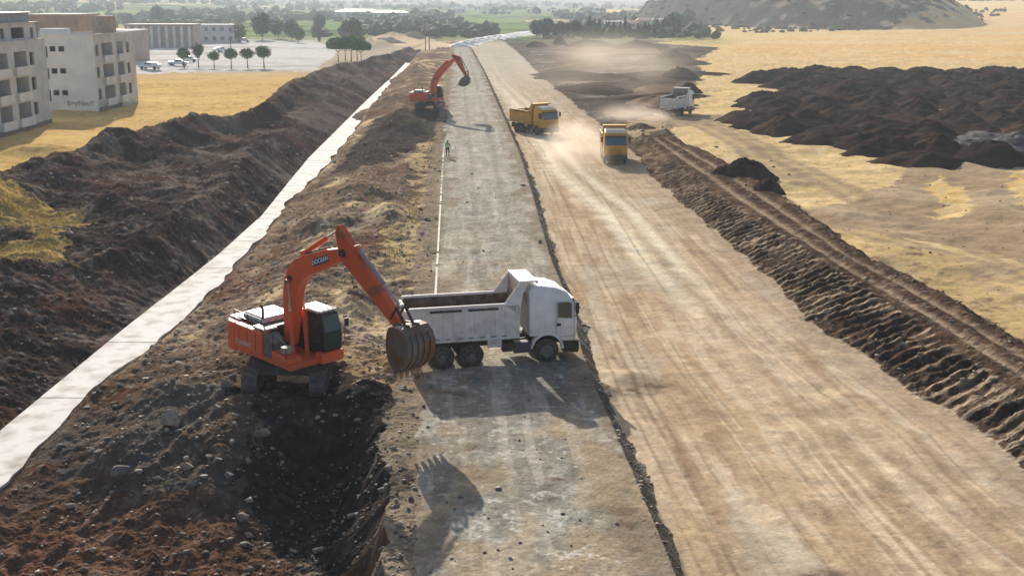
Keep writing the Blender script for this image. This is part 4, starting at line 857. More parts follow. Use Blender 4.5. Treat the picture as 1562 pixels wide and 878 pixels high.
def block(label, x0, x1r, y0, y1, bays, south_ops, graffiti=False, zr=10.0, x1s=None):
    """three-storey unfinished block; the east face runs from (x1s, y0) to (x1r, y1)"""
    x1s = x1r if x1s is None else x1s; zb = .0
    root = empty('apartment_building', (0, 0, .3)); L = math.hypot(x1r - x1s, y1 - y0)
    ops = []; 
    for f in FB:
        for kind, u0, u1 in bays:
            if kind == 'n': ops.append((u0, u1, f + .95, f + 2.55))
            else: ops.append((u0, u1, f + .02, f + 2.75))
    wall('wall', (x1s, y0), (x1r, y1), 0, zr + .9, ops, CONC, root)
    wall('wall', (x0, y0), (x1s, y0), 0, zr + .9, south_ops, REND, root)
    wall('wall', (x1r, y1), (x0, y1), 0, zr + .9, [], CONC, root); wall('wall', (x0, y1), (x0, y0), 0, zr + .9, [], CONC, root)
    for z in FB + (zr,):
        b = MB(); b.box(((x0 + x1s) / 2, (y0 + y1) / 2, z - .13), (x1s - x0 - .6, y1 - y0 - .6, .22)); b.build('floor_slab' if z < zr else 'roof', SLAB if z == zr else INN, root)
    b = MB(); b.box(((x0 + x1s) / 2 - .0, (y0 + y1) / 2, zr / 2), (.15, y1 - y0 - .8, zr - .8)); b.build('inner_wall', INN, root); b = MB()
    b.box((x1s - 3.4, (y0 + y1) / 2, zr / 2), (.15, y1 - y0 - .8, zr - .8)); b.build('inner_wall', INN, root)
    ang = math.atan2(y1 - y0, x1r - x1s)
    def U(u, out): return (x1s + math.cos(ang) * u + math.sin(ang) * out, y0 + math.sin(ang) * u - math.cos(ang) * out)
    prev = None
    for kind, u0, u1 in bays:
        if kind == 'b':
            for f in FB:
                b = MB(); x, y = U((u0 + u1) / 2, .30); b.box((x, y, f + .42), (.14, u1 - u0 + .5, 1.06)); x, y = U((u0 + u1) / 2, .14); b.box((x, y, f - .02), (.5, u1 - u0 + .5, .16))
                for uu in (u0 - .2, u1 + .2):
                    x, y = U(uu, .13); b.box((x, y, f + .42), (.30, .1, 1.05))
                b.build('balcony', REND, root, bevel=.015)
                # side wall of the bay behind the opening
                b = MB(); x, y = U(u0 - .06, -1.4); b.box((x, y, f + 1.35), (2.2, .12, 2.7)); b.build('bay_wall', CONC, root); b = MB(); x, y = U(u1 + .06, -1.4); b.box((x, y, f + 1.35), (2.2, .12, 2.7)); b.build('bay_wall', CONC, root)
    for x, y, d_ in (((x0 + x1s) / 2, y0 + .12, (x1s - x0, .34, .10)), ((x1s + x1r) / 2 - .12, (y0 + y1) / 2, (.34, y1 - y0 - .4, .10))): b = MB(); b.box((x, y, zr + .95), d_); b.build('parapet_cap', SLAB, root)
    b = MB(); x, y = U(L / 2, .02); b.box((x, y, .3), (.1, L, .7)); b.build('plinth', mat('plinth_dark', (.16, .15, .14), .9), root)
    tag(root, label, 'building', group='unfinished apartment blocks beside the field')
    return root
sq = []
for f in FB:
    sq += [(7.9, 8.75, f + 1.65, f + 2.4), (9.15, 10.0, f + 1.65, f + 2.4), (7.0, 7.55, f + .8, f + 2.4)]
bB = block('grey unfinished apartment block with small square windows and scrawled graffiti on its side wall', -74, -58.9, 174.2, 190.3,
           [('n', .7, 1.75), ('b', 3.0, 7.0), ('b', 8.7, 11.3), ('n', 12.6, 13.9)], sq, x1s=-59.8)
GRF = mat('graffiti_grey', (.22, .22, .225), .9)
text('graffiti', 'B=yNeuY', 1.0, GRF, bB, Matrix.Translation((-62.3, 174.185, 1.2)) @ Matrix.Rotation(math.pi / 2, 4, 'X'), extrude=.006)
b = MB(); b.box((-61.3, 184, 11.9), (2.5, 3.4, 3.0)); st = b.build('stair_house', PINKW, bB, bevel=.04)
b = MB(); b.box((-61.2, 182.28, 12.3), (.5, .03, .5)); b.build('vent_opening', GRF, st)
b = MB(); b.box((-68, 182, 10.9), (3.6, 2.5, 1.4)); b.build('roof_room', REND, bB, bevel=.03)
bays = []
for k in range(8):
    u = 42.6 - k * 11.9
    if u - 12 < 0: break
    bays += [('n', u - 1.45, u), ('b', u - 6.2, u - 2.4), ('b', u - 11.6, u - 8.1)]
bA = block('grey unfinished apartment block with stacked balconies and a roof house, nearest at the left edge', -75, -60.3, 111, 157.6, sorted(bays, key=lambda t: t[1]), [], x1s=-60.4)
b = MB()
wall('roof_house', (-60.9, 136), (-60.9, 157.0), 9.9, 13.0, [(9.5, 10.6, 11.2, 12.5), (12.6, 16.6, 11.2, 12.5), (18.6, 19.6, 11.1, 12.4)], CONC, bA)
wall('roof_house', (-71, 136), (-60.9, 136), 9.9, 13.0, [(3, 4.4, 11.2, 12.5)], CONC, bA); wall('roof_house', (-60.9, 157.0), (-71, 157.0), 9.9, 13.0, [], CONC, bA); wall('roof_house', (-71, 157.0), (-71, 136), 9.9, 13.0, [], CONC, bA)
b = MB(); b.box((-66.0, 146.5, 13.02), (10.6, 21.6, .14)); b.build('roof', SLAB, bA)
b = MB(); b.box((-64.0, 150.5, 13.65), (5.8, 9.0, 1.1)); tk = b.build('tank_room', mat('blue_grey_sheet', (.22, .26, .32), .6, var=.3, vscale=2), bA)
b = MB(); b.box((-64.0, 150.5, 14.28), (6.2, 9.4, .14)); b.build('roof_sheet', mat('white_sheet', (.80, .80, .80), .35), tk, bevel=.03)

def house(label, cx, cy, w, d_, h, m, z=.2, fins=0, roofm=None, pitched=0, group=None, rz=0, nwin=0, storeys=1):
    root = empty('house' if w < 22 else 'long_building', (cx, cy, z), rz)
    b = MB(); b.box((0, 0, h / 2), (w, d_, h)); wl = b.build('wall', m, root)
    if pitched:
        b = MB(); hw = w / 2 + .4; hd = d_ / 2 + .4
        b.add([(-hw, -hd, h), (hw, -hd, h), (hw, hd, h), (-hw, hd, h), (-hw * .6, 0, h + pitched), (hw * .6, 0, h + pitched)], [(0, 1, 5, 4), (2, 3, 4, 5), (1, 2, 5), (3, 0, 4), (3, 2, 1, 0)])
        b.build('roof', roofm, root)
    else:
        b = MB(); b.box((0, 0, h + .12), (w + .4, d_ + .4, .24)); b.build('roof', roofm or SLAB, root)
    for i in range(fins):
        x = -w / 2 + (i + .5) * w / fins; b = MB(); b.box((x, -d_ / 2 - .2, h / 2 - .2), (.9, .4, h - .6)); b.build('pilaster', REND, root)
    for s in range(storeys):
        for i in range(nwin):
            x = -w / 2 + (i + .5) * w / nwin; b = MB(); b.box((x, -d_ / 2 - .02, (s + .55) * h / storeys), (w / nwin * .4, .06, h / storeys * .4)); b.build('window', mat('dark_window', (.05, .055, .06), .2), wl)
    if label: tag(root, label, 'building' if w >= 22 else 'house', group=group)
    return root
house('pinkish block building behind the graffiti apartment block', -86, 234.5, 10, 12, 12.9, PINKW, nwin=0)
house('low pinkish building right of the graffiti block with a flat parapet', -102, 314, 13, 14, 7.8, PINKW, nwin=0)
x, y = at(243, 73, .4); house('long beige building with pale vertical pilasters beyond the yard', x, y + 6, 22, 10, 7.4, PINKW, fins=9)
x, y = at(308, 66, .4); house('long hazy grey building at the far side of the yard', x, y + 6, 23, 10, 6.4, CONC, nwin=8, storeys=2)
WHT = mat('white_wall', (.70, .69, .66), .7); WRF = mat('white_roof', (.85, .85, .84), .4); RRF = mat('brown_roof', (.30, .17, .12), .8); GWALL = mat('cream_wall', (.58, .52, .42), .8)
def zt(x, y): return gz(x, y)
for lab, px, py, w, h, d_ in (('long white-roofed warehouse beyond the green field, the left one', 547, 29, 34, 5.5, 14), ('long white-roofed warehouse beyond the green field, the right one', 596, 30, 27, 5, 12)):
    x, y = at(px, py, 0); o = house(lab, x, y, w, d_, h, WHT, z=zt(x, y) - .3, roofm=WRF, pitched=1.6, nwin=5)
hs = [(632, 12, 9, 4, 0), (660, 20, 11, 4, 1), (700, 22, 12, 5, 0), (732, 16, 14, 5, 1), (770, 22, 12, 4, 0), (812, 20, 12, 4, 1), (850, 22, 13, 4, 0), (893, 26, 26, 5, 0), (915, 15, 12, 4, 1), (935, 50, 8, 6, 0), (962, 48, 8, 5, 1), (982, 44, 8, 5, 1), (1003, 42, 7, 5, 0), (865, 54, 9, 2.2, 0), (840, 56, 8, 2.0, 0),
      (960, 26, 16, 5, 1), (1010, 30, 10, 4, 0), (592, 10, 10, 4, 0), (655, 5, 14, 5, 0), (515, 8, 14, 4, 1), (430, 12, 10, 4, 0), (385, 15, 10, 4, 1)]
for i, (px, py, w, h, r_) in enumerate(hs):
    x, y = at(px, max(py, 6), 0); z = zt(x, y)
    near = py > 40
    lab = {9: 'pale house among the dark cypress trees, leftmost beside the soil heaps', 10: 'brown-roofed house between the cypress trees', 11: 'small brown-roofed house among cypresses below the rocky hill', 12: 'small pale house closest to the rocky hill',
           13: 'low white hut in front of the bushy green trees', 14: 'low white hut left of the other hut before the green trees', 7: 'wide pale building standing above the cypress row'}.get(i, 'tiny pale house in the hazy valley')
    house(lab, x, y, w if w < 22 else 24, 9, h, [WHT, GWALL][i % 2], z=z - .5, roofm=RRF if r_ else WRF, pitched=1.5 if r_ else 0, group=None if lab.startswith(('pale', 'brown', 'small', 'low', 'wide')) else 'houses scattered in the valley', nwin=3)

# ------------------------------------------------------------------ trees
BARK = mat('bark', (.10, .075, .055), .9)
LEAF = [mat('leaf_a', (.05, .12, .03), .7, col2=(.09, .15, .04), vscale=1.2, spec=.2), mat('leaf_b', (.03, .07, .03), .7, col2=(.06, .11, .04), vscale=1.2, spec=.2), mat('leaf_c', (.09, .14, .04), .7, col2=(.05, .09, .03), vscale=1.0, spec=.2)]
def crown_mesh(name, rx, ry, rz, n, size, m, seed, shape='ball'):
    rnd = np.random.RandomState(seed); V = []; F = []
    cl = rnd.normal(size=(14, 3)); cl /= np.linalg.norm(cl, axis=1)[:, None]; cl *= rnd.uniform(.35, .85, (14, 1))
    k = 0
    while k < n:
        if shape == 'cone': t = rnd.uniform(0, 1); a = rnd.uniform(0, 6.283); r_ = (1 - t) ** .7 * (.35 + .65 * min(1, t * 6)) * rnd.uniform(.5, 1.05); p = np.array([r_ * math.cos(a), r_ * math.sin(a), 2 * t - 1])
        else:
            c = cl[rnd.randint(14)] * .8; p = c + rnd.normal(size=3) * .30
            if np.linalg.norm(p) > 1.08: continue
            if shape == 'vase': s_ = .35 + .65 * (p[2] * .5 + .5); p[:2] *= s_ * 1.3
            if shape == 'flat' and p[2] < -.45: p[2] = -.45
        q = p * (rx, ry, rz); u = rnd.normal(size=3); u /= np.linalg.norm(u); w_ = np.cross(u, rnd.normal(size=3)); w_ /= np.linalg.norm(w_); s = size * rnd.uniform(.6, 1.3)
        b0 = len(V); V += [tuple(q - u * s), tuple(q + w_ * s * .5), tuple(q + u * s), tuple(q - w_ * s * .5)]; F.append((b0, b0 + 1, b0 + 2, b0 + 3)); k += 1
    me = bpy.data.meshes.new(name); me.from_pydata(V, [], F); me.materials.append(m); return me
def tree_proto(kind, seed, trunk_h, rx, rz, n, size, m, shape):
    cm = crown_mesh('crown', rx, rx, rz, n, size, m, seed, shape)
    b = MB(); b.cyl((0, 0, -.3), (.03, 0, trunk_h), .13 * trunk_h ** .3, 8, .07); rnd = random.Random(seed)
    for i in range(5):
        a = i * 1.257 + rnd.random(); b.cyl((0, 0, trunk_h * .92), (rx * .55 * math.cos(a), rx * .55 * math.sin(a), trunk_h + rz * rnd.uniform(.3, 1.2)), .06, 6, .02)
    root = empty(kind, (0, 0, 0)); t = b.build('trunk', BARK, root); c = bpy.data.objects.new('crown', cm); C.objects.link(c); c.parent = root; c.location = (0, 0, trunk_h + rz * .85)
    return root
PROT = {}
def place_tree(key, px, py, label, group, s=1.0, z0=.3, xy=None, sx=1):
    x, y = at(px, py, z0) if xy is None else xy
    if key not in PROT:
        kind, args = TREES[key]; PROT[key] = tree_proto(kind, *args); o = PROT[key]
    else: o = copy_tree(PROT[key])
    o.location = (x, y, zt(x, y)); o.scale = (s * sx, s * sx, s); o.rotation_euler = (0, 0, random.uniform(0, 6.28)); tag(o, label, 'tree', group)
    return o
TREES = {'round': ('street_tree', (5, 2.4, 1.55, 1.2, 3200, .16, LEAF[0], 'ball')), 'round2': ('street_tree', (9, 2.3, 1.7, 1.25, 3200, .16, LEAF[0], 'ball')), 'vase': ('street_tree', (6, 2.2, 1.4, 1.6, 2800, .16, LEAF[1], 'vase')),
         'pine': ('umbrella_pine', (7, 2.6, 2.9, 1.9, 5200, .28, mat('leaf_bright', (.07, .19, .035), .7, col2=(.10, .22, .05), vscale=1.2, spec=.1), 'flat')), 'bushy': ('broadleaf_tree', (8, 1.6, 3.0, 3.4, 2000, .42, LEAF[1], 'ball')), 'cyp': ('cypress', (3, .8, 1.25, 4.2, 1400, .30, LEAF[1], 'cone')), 'pale': ('broadleaf_tree', (12, 1.5, 2.6, 2.6, 1600, .38, LEAF[2], 'ball'))}
gs = 'round-crowned street trees in a row beside the pale yard'
row = [('round', 281, 104, 'dull brown-green round street tree, leftmost of the row by the parked cars', 1.0), ('vase', 303, 104, 'street tree with a narrow vase-shaped crown in the yard row', 1.05), ('round2', 327, 105, 'smallest round street tree, just right of the vase-shaped one', .85),
       ('round', 353, 105, 'round street tree in the middle right of the yard row with a thin dark trunk', 1.0), ('round2', 378, 105, 'second street tree from the right end of the yard row', 1.0), ('round2', 403, 105, 'largest darkest street tree at the right end of the yard row', 1.12)]
for k, px, py, lab, s in row: place_tree(k, px, py, lab, gs, s)
for i, (px, py, s) in enumerate(((516, 95, 1.0), (527, 94, .95), (536, 95, 1.05), (545, 93, 1.0), (551, 95, .9))):
    place_tree('pine', px, py, 'dark green umbrella-crowned tree in the tight clump beside the spoil bank', 'clump of umbrella-crowned trees', s)
place_tree('bushy', 541, 64, 'tall dark tree standing alone behind the clump of umbrella trees', None, 1.05); place_tree('cyp', 487, 64, 'small pointed tree on the pale ground left of the tall dark tree', None, .55)
rnd = random.Random(5)
for i in range(8):
    place_tree('bushy', 818 + i * 9.5 + rnd.uniform(-2, 2), 56 + rnd.uniform(-1.5, 1), 'bushy dark green tree in the grove behind the soil heaps', 'bushy trees behind the dark soil heaps', rnd.uniform(.65, 1.05))
for i in range(20):
    px = 893 + i * 7.4 + rnd.uniform(-2, 2); place_tree('cyp', px, 55 + rnd.uniform(-2, .5), 'dark pointed cypress in the row in front of the pale houses', 'row of cypresses before the valley houses', rnd.uniform(.65, 1.0), sx=rnd.uniform(1, 1.5))
for i in range(7): place_tree('bushy', 1022 + i * 5 + rnd.uniform(-3, 3), 50 - i * 2.5, 'olive-green tree on the left shoulder of the rocky hill', 'trees on the shoulder of the rocky hill', rnd.uniform(.8, 1.2))
for (px, py, s, k) in ((365, 66, 1.1, 'pale'), (400, 62, 1.3, 'bushy'), (425, 60, 1.2, 'pale'), (445, 62, 1.0, 'bushy'), (455, 66, .9, 'pale'), (30, 70, 1, 'bushy'), (240, 40, 1.4, 'bushy'), (258, 38, 1.4, 'pale'), (488, 48, 1.0, 'bushy'), (530, 58, .9, 'bushy')):
    place_tree(k, px, py, 'hazy tree standing beyond the yard', 'scattered trees beyond the yard', s)
# distant vegetation: one mass of small crowns over the valley floor
rs = np.random.RandomState(11); V = []; F = []
m_ = 9000; ty = 500 * np.exp(rs.uniform(0, 1.95, m_)); tx = rs.uniform(-.55, .55, m_) * ty; msk = vn(tx / 60, ty / 190, 91) + .5 * vn(tx / 20, ty / 70, 92)
keep = (msk > .10) & ~((tx > 90) & (ty < 1360) & (tx < 480)) & ~((tx > -8) & (tx < 30) & (ty < 760)) & ~((tx > 90) & (ty < 760))
tx, ty = tx[keep], ty[keep]; tzv = terrain(tx, ty, False)[0]
ico = bmesh.new(); bmesh.ops.create_icosphere(ico, subdivisions=1, radius=1); IV = np.array([v.co[:] for v in ico.verts]); IF = [[v.index for v in f.verts] for f in ico.faces]; ico.free()
for x, y, z in zip(tx, ty, tzv):
    s = rs.uniform(1.1, 2.6) * (1 + y / 2500); v = IV * (1 + rs.uniform(-.28, .28, (len(IV), 1))) * (s * rs.uniform(.9, 1.5), s * rs.uniform(.9, 1.5), s * rs.uniform(.7, 1.2)) + (x, y, z + s * .7); o = len(V); V += v.tolist(); F += [[i + o for i in f] for f in IF]
me = bpy.data.meshes.new('distant_trees'); me.from_pydata(V, [], F); me.materials.append(mat('distant_leaf', (.05, .075, .035), .9, col2=(.10, .125, .055), vscale=.02, spec=.1)); o = bpy.data.objects.new('distant_trees', me); C.objects.link(o); o['kind'] = 'stuff'
# scrub on the rocky hill
V = []; F = []; n_ = 900; hx_ = rs.uniform(95, 420, n_); hy_ = rs.uniform(585, 1030, n_); hz_ = terrain(hx_, hy_, False)[0]
ok_ = inpoly(hx_, hy_, P_ROCKH)
for x, y, z in zip(hx_[ok_], hy_[ok_], hz_[ok_]):
    s = rs.uniform(.6, 1.9); v = IV * (1 + rs.uniform(-.3, .3, (len(IV), 1))) * (s * 1.3, s * 1.3, s * .8) + (x, y, z + s * .3); o = len(V); V += v.tolist(); F += [[i + o for i in f] for f in IF]
me = bpy.data.meshes.new('hill_scrub'); me.from_pydata(V, [], F); me.materials.append(mat('scrub_leaf', (.06, .065, .04), .9, col2=(.11, .10, .065), vscale=.1, spec=.1)); o = bpy.data.objects.new('hill_scrub', me); C.objects.link(o); o['kind'] = 'stuff'

# ------------------------------------------------------------------ poles, cars
def pole(px, py, h, label, arms=True):
    x, y = at(px, py, 0); r_ = empty('power_pole' if arms else 'lamp_post', (x, y, zt(x, y)))
    b = MB(); b.cyl((0, 0, -.5), (0, 0, h), .17, 8, .1); b.build('shaft', mat('weathered_wood', (.16, .14, .12), .9), r_)
    if arms:
        for z in (h - .5, h - 1.6): b = MB(); b.box((0, 0, z), (2.0, .12, .14)); b.build('crossarm', mat('weathered_wood', (.16, .14, .12), .9), r_)
        for q in (-.9, -.3, .3, .9): b = MB(); b.cyl((q, 0, h - .43), (q, 0, h - .2), .06, 6); b.build('insulator', WHT, r_)
    else:
        b = MB(); b.tube([(0, 0, h), (.6, 0, h + .3), (1.5, 0, h + .35)], .05, 6); b.build('bracket', GRF, r_); b = MB(); b.box((1.7, 0, h + .32), (.6, .2, .12)); b.build('lamp_head', WHT, r_)
    tag(r_, label, 'pole')
pole(649, 77, 11, 'tall power pole with crossarms left of the old road, the left one of the pair'); pole(655, 75, 10.5, 'tall power pole with crossarms left of the old road, the right one of the pair')
pole(308, 66, 8.5, 'pale lamp post at the back of the yard', False); pole(353, 88, 7.0, 'slim lamp post behind the street trees', False)
def car(label, px, py, rz, col, s=1.0, kind='parked_car', pick=False):
    x, y = at(px, py, .4); r_ = empty(kind, (x, y, zt(x, y)), rz, s); m = mat('car_paint%.2f%.2f' % (col[0], col[2]), col, .3)
    body = [(-2.1, .35), (2.1, .35), (2.15, .75), (1.3, .92), (.55, 1.42), (-1.35 if not pick else -.6, 1.45), (-2.0 if not pick else -.75, .98), (-2.15, .95)]
    b = MB(); b.prism(body, -.85, .85, top_in=(.95, .35)); bd = b.build('body', m, r_, bevel=.06, smooth=True)
    for sg in (-1, 1):
        b = MB(); b.prism([(.95, .97), (.5, 1.35), (-.5, 1.37), (-.6, .97)], sg * .80 - .06, sg * .80 + .06); b.build('side_window', mat('car_glass', (.03, .04, .05), .1), bd)
    b = MB(); b.prism([(1.32, .93), (.60, 1.41), (.56, 1.38), (1.25, .9)], -.7, .7); b.build('windscreen', mat('car_glass', (.03, .04, .05), .1), bd)
    for x_ in (-1.35, 1.3):
        for sg in (-1, 1): b = MB(); b.lathe([(0, -.1), (.33, -.1), (.33, .1), (0, .1)], (x_, sg * .8, .33), n=16); b.build('wheel', mat('tyre_plain', (.03, .03, .03), .9), r_)
    tag(r_, label, 'car', 'cars parked in the pale yard')
car('silver hatchback parked at the yard edge beside the apartment block', 229, 107, R(170), (.62, .64, .68), 1.15); car('white pickup parked left of the leftmost street tree', 272, 100, R(5), (.8, .8, .8), 1.1, pick=True)
car('white van-like car parked behind the leftmost street tree', 287, 95, R(15), (.82, .82, .82), 1.1); car('white car far back in the yard', 372, 65, R(0), (.8, .8, .8), 1.1); car('pale car crossing the middle of the yard', 336, 80, R(60), (.8, .8, .8), 1.1)

# ------------------------------------------------------------------ dumped soil heaps
DARKS = mat('dark_soil', (.030, .021, .017), .98, col2=(.068, .047, .037), vscale=1.1, bump=.8, bscale=9, spec=0.0)
GREYH = mat('grey_rubble_soil', (.085, .08, .08), .95, col2=(.19, .18, .17), vscale=2.5, bump=.8, bscale=6, spec=0.0, lo=.45, hi=.6); BROWNH = mat('brown_soil', (.050, .031, .023), .98, col2=(.085, .055, .040), vscale=1.3, bump=.8, bscale=9, spec=0.0)
def heap_mesh(seed, m, nr=26, na=60, rough=1.0):
    r = np.linspace(0, 1.12, nr); a = np.linspace(0, 2 * np.pi, na, endpoint=False); RR, AA = np.meshgrid(r, a, indexing='ij'); x = RR * np.cos(AA); y = RR * np.sin(AA)
    wob = 1 + .16 * fbm(np.cos(AA) * 1.3 + seed * 7, np.sin(AA) * 1.3, 3, seed); rr = RR / wob
    z = np.clip(1 - rr ** 1.5, -.3, 1) ** 1.0; z = np.where(rr < 1, (1 - rr ** 1.6) * (1 - .0 * rr), -(rr - 1) * 2)
    z = z + (rr < 1.02) * rough * (.22 * fbm(x * 2.2 + seed, y * 2.2, 3, seed + 20) * (1 - rr * .6).clip(0) + .10 * fbm(x * 7, y * 7, 3, seed + 40))
    V = np.stack([x, y, z], -1).reshape(-1, 3); F = []
    for i in range(nr - 1):
        for j in range(na):
            k = (j + 1) % na; F.append((i * na + j, (i + 1) * na + j, (i + 1) * na + k, i * na + k))
    me = bpy.data.meshes.new('soil_heap'); me.from_pydata(V.tolist(), [], F); me.materials.append(m)
    for p in me.polygons: p.use_smooth = True
    return me
LIGHTB = mat('light_brown_soil', (.15, .105, .07), .98, col2=(.24, .175, .12), vscale=1.5, bump=.8, bscale=9, spec=0.0)
HM = [heap_mesh(i, DARKS) for i in range(6)] + [heap_mesh(7, GREYH), heap_mesh(8, BROWNH), heap_mesh(9, BROWNH), heap_mesh(10, LIGHTB)]
def heap(me, x, y, rx, ry, h, label, group=None, rz=0, z=None):
    o = bpy.data.objects.new('soil_heap', me); C.objects.link(o); o.location = (x, y, (gz(x, y) if z is None else z) - .12); o.scale = (rx, ry, h); o.rotation_euler = (0, 0, rz); tag(o, label, 'soil heap', group); return o
fp = W([(1112, 172), (1168, 160), (1132, 150), (1185, 138), (1150, 118), (1200, 106), (1562, 104), (1800, 100), (1800, 215), (1562, 232), (1510, 236), (1445, 250), (1380, 240), (1330, 230), (1270, 215), (1215, 205), (1165, 190)], .6)
rnd = random.Random(21); pts = []
yv = 119.0; 
while yv < 302:
    st = 6.0 + (yv - 119) * .014; xv = 20 + rnd.uniform(0, st)
    while xv < 175:
        p = (xv + rnd.uniform(-1.3, 1.3), yv + rnd.uniform(-1.3, 1.3))
        if inpoly(np.array([p[0]]), np.array([p[1]]), fp)[0]: pts.append(p)
        xv += st
    yv += st * .92
pts.sort(key=lambda p: math.hypot(*p)); pts = pts[:296]
for i, (x, y) in enumerate(pts):
    q = rnd.random(); me = HM[rnd.randrange(6)] if q < .8 else HM[7 + rnd.randrange(2)]
    gx_, gy_ = at(1500, 222, 0); grey = math.hypot(x - gx_, (y - gy_) * .6) < 5
    s = rnd.uniform(3.8, 5.0) * (1 + (y - 119) * .0016)
    heap(HM[6] if grey else me, x, y, s * rnd.uniform(.95, 1.25), s, rnd.uniform(1.1, 2.1), 'light grey rubbly soil heap at the near right side of the dark heap field' if grey else 'dark brown soil heap in the closely dumped field of heaps',
         'grey rubble heaps at the near edge' if grey else 'dark soil heaps dumped side by side on the dry field', rnd.uniform(0, 6.28), z=-.3)
for px, py, w, h, lab, k in ((1138, 280, 100, 1.5, 'long dark soil heap lying on the straw field just behind the earth bank', 0), (1172, 300, 50, 1.0, 'low dark soil heap touching the earth bank beside the long heap', 1), (1040, 122, 64, 2.6, 'dark soil heap behind the far white dump truck, the wider one', 2), (1052, 142, 40, 1.8, 'small dark soil heap right behind the cab of the far white dump truck', 3),
                             (1030, 92, 74, 2.6, 'far dark soil heap before the rocky hill beside the straw field', 4), (853, 68, 22, 3.0, 'rounded near-black heap in front of the white huts', 5), (990, 100, 60, 2, 'low far soil heap left of the far dark heap', 7), (905, 72, 90, 2.5, 'long low brown heap before the cypress row', 8), (975, 74, 90, 2.4, 'long low brown heap at the foot of the houses', 7),
                             (820, 72, 40, 2.2, 'low brown heap left of the rounded black one', 8), (980, 203, 46, .8, 'small scrubby brown heap at the far tip of the earth bank', 9)):
    x, y = at(px, py, -.3); r_ = w / 2 / FPX * math.hypot(x, y); heap(HM[k], x, y + r_ * .5, r_, max(r_ * .7, 2.2), h, lab, None, 0)
for i in range(34):
    px = rnd.uniform(850, 1040); py = rnd.uniform(78, 165)
    if px < 800 + (py - 60) * 1.25: continue
    x, y = at(px, py, -.3); r_ = rnd.uniform(2.2, 5.0) * (1 + (165 - py) / 70); heap(HM[rnd.choice((0, 2, 7, 8, 9))], x, y, r_ * 1.9, r_, rnd.uniform(.5, 1.3), 'low earth mound scattered on the rough ground beyond the haul road junction', 'low mounds on the rough ground beyond the junction', rnd.uniform(0, 6))
for px, py, w, lab in ((592, 68, 60, 'pale sandy heap in front of the green field, left of the power poles'), (630, 62, 40, 'smaller pale sandy heap close to the power poles')):
    x, y = at(px, py, 0); r_ = w / 2 / FPX * y; heap(heap_mesh(30 + px, mat('pale_sand', (.50, .38, .25), .95, var=.2)), x, y, r_, r_ * .6, 2.4, lab)
# white plastic-covered material along the far end of the road
WB = mat('pale_gravel', (.70, .70, .68), .8, var=.35, vscale=.3)
WM = heap_mesh(50, WB)
for i in range(14):
    t = i / 13; px = 700 + 110 * t; py = 71 - 21 * t ** .7; x, y = at(px, py, 0); r_ = 3.2 + 3 * t; heap(WM, x, y, r_ * 1.3, r_, 1.3, 'white gravel heap in the line closing off the far end of the old road', 'white gravel heaps across the far end of the road', rnd.uniform(0, 6))

# ------------------------------------------------------------------ boulders, stones, grass
STN = [mat('stone_a', (.36, .29, .235), .9, col2=(.20, .17, .15), vscale=2, bump=.4, bscale=8, spec=.2), mat('stone_b', (.25, .215, .185), .9, col2=(.14, .13, .12), vscale=2, bump=.4, bscale=8, spec=.2)]
def stone_mesh(seed, m, sub=3):
    bm = bmesh.new(); bmesh.ops.create_icosphere(bm, subdivisions=sub, radius=1); r_ = random.Random(seed)
    pl = [(Vector((r_.gauss(0, 1), r_.gauss(0, 1), r_.gauss(0, 1))).normalized(), r_.uniform(.38, .75)) for _ in range(11)]
    for v in bm.verts:
        for nn_, dd in pl:
            e = v.co.dot(nn_) - dd
            if e > 0: v.co -= nn_ * e
        v.co *= 1 + r_.uniform(-.03, .03)
    me = bpy.data.meshes.new('boulder'); bm.to_mesh(me); bm.free(); me.materials.append(m); return me
SM = [stone_mesh(i, STN[i % 2]) for i in range(8)]
BL = [(263, 636, .55, 'largest pale boulder, on the rough slope left of the big excavator'), (190, 746, .42, 'pale angular boulder at the foot of the slope near the channel'), (405, 720, .30, 'grey stone in the dark hollow below the excavator tracks'), (295, 770, .20, None), (232, 520, .2, None), (150, 690, .22, None),
      (330, 610, .25, None), (345, 590, .3, None), (288, 740, .26, None), (395, 690, .2, None), (372, 812, .28, 'lone grey stone near the bottom edge left of the pit'), (278, 838, .16, None), (240, 745, .18, None), (335, 745, .2, None), (350, 760, .22, None), (380, 745, .2, None), (300, 555, .2, None),
      (265, 425, .3, 'pale flat boulder on the left spoil bank above the channel'), (293, 212, .6, 'pale flat rock on the far left spoil bank'), (430, 735, .15, None), (185, 590, .2, None), (320, 690, .2, None), (258, 780, .17, None)]
for i, (px, py, s, lab) in enumerate(BL):
    x, y = at(px, py, -.6 if px < 600 else 0); z = gz(x, y)
    x, y = at(px, py, z); z = gz(x, y)
    o = bpy.data.objects.new('boulder', SM[i % 8]); C.objects.link(o); o.location = (x, y, z + s * .2); o.scale = (s * 1.2, s, s * .75); o.rotation_euler = (rnd.uniform(-.3, .3), rnd.uniform(-.3, .3), rnd.uniform(0, 6))
    tag(o, lab or 'loose grey stone lying on the disturbed ground', 'boulder', None if lab else 'loose grey stones on the disturbed ground')
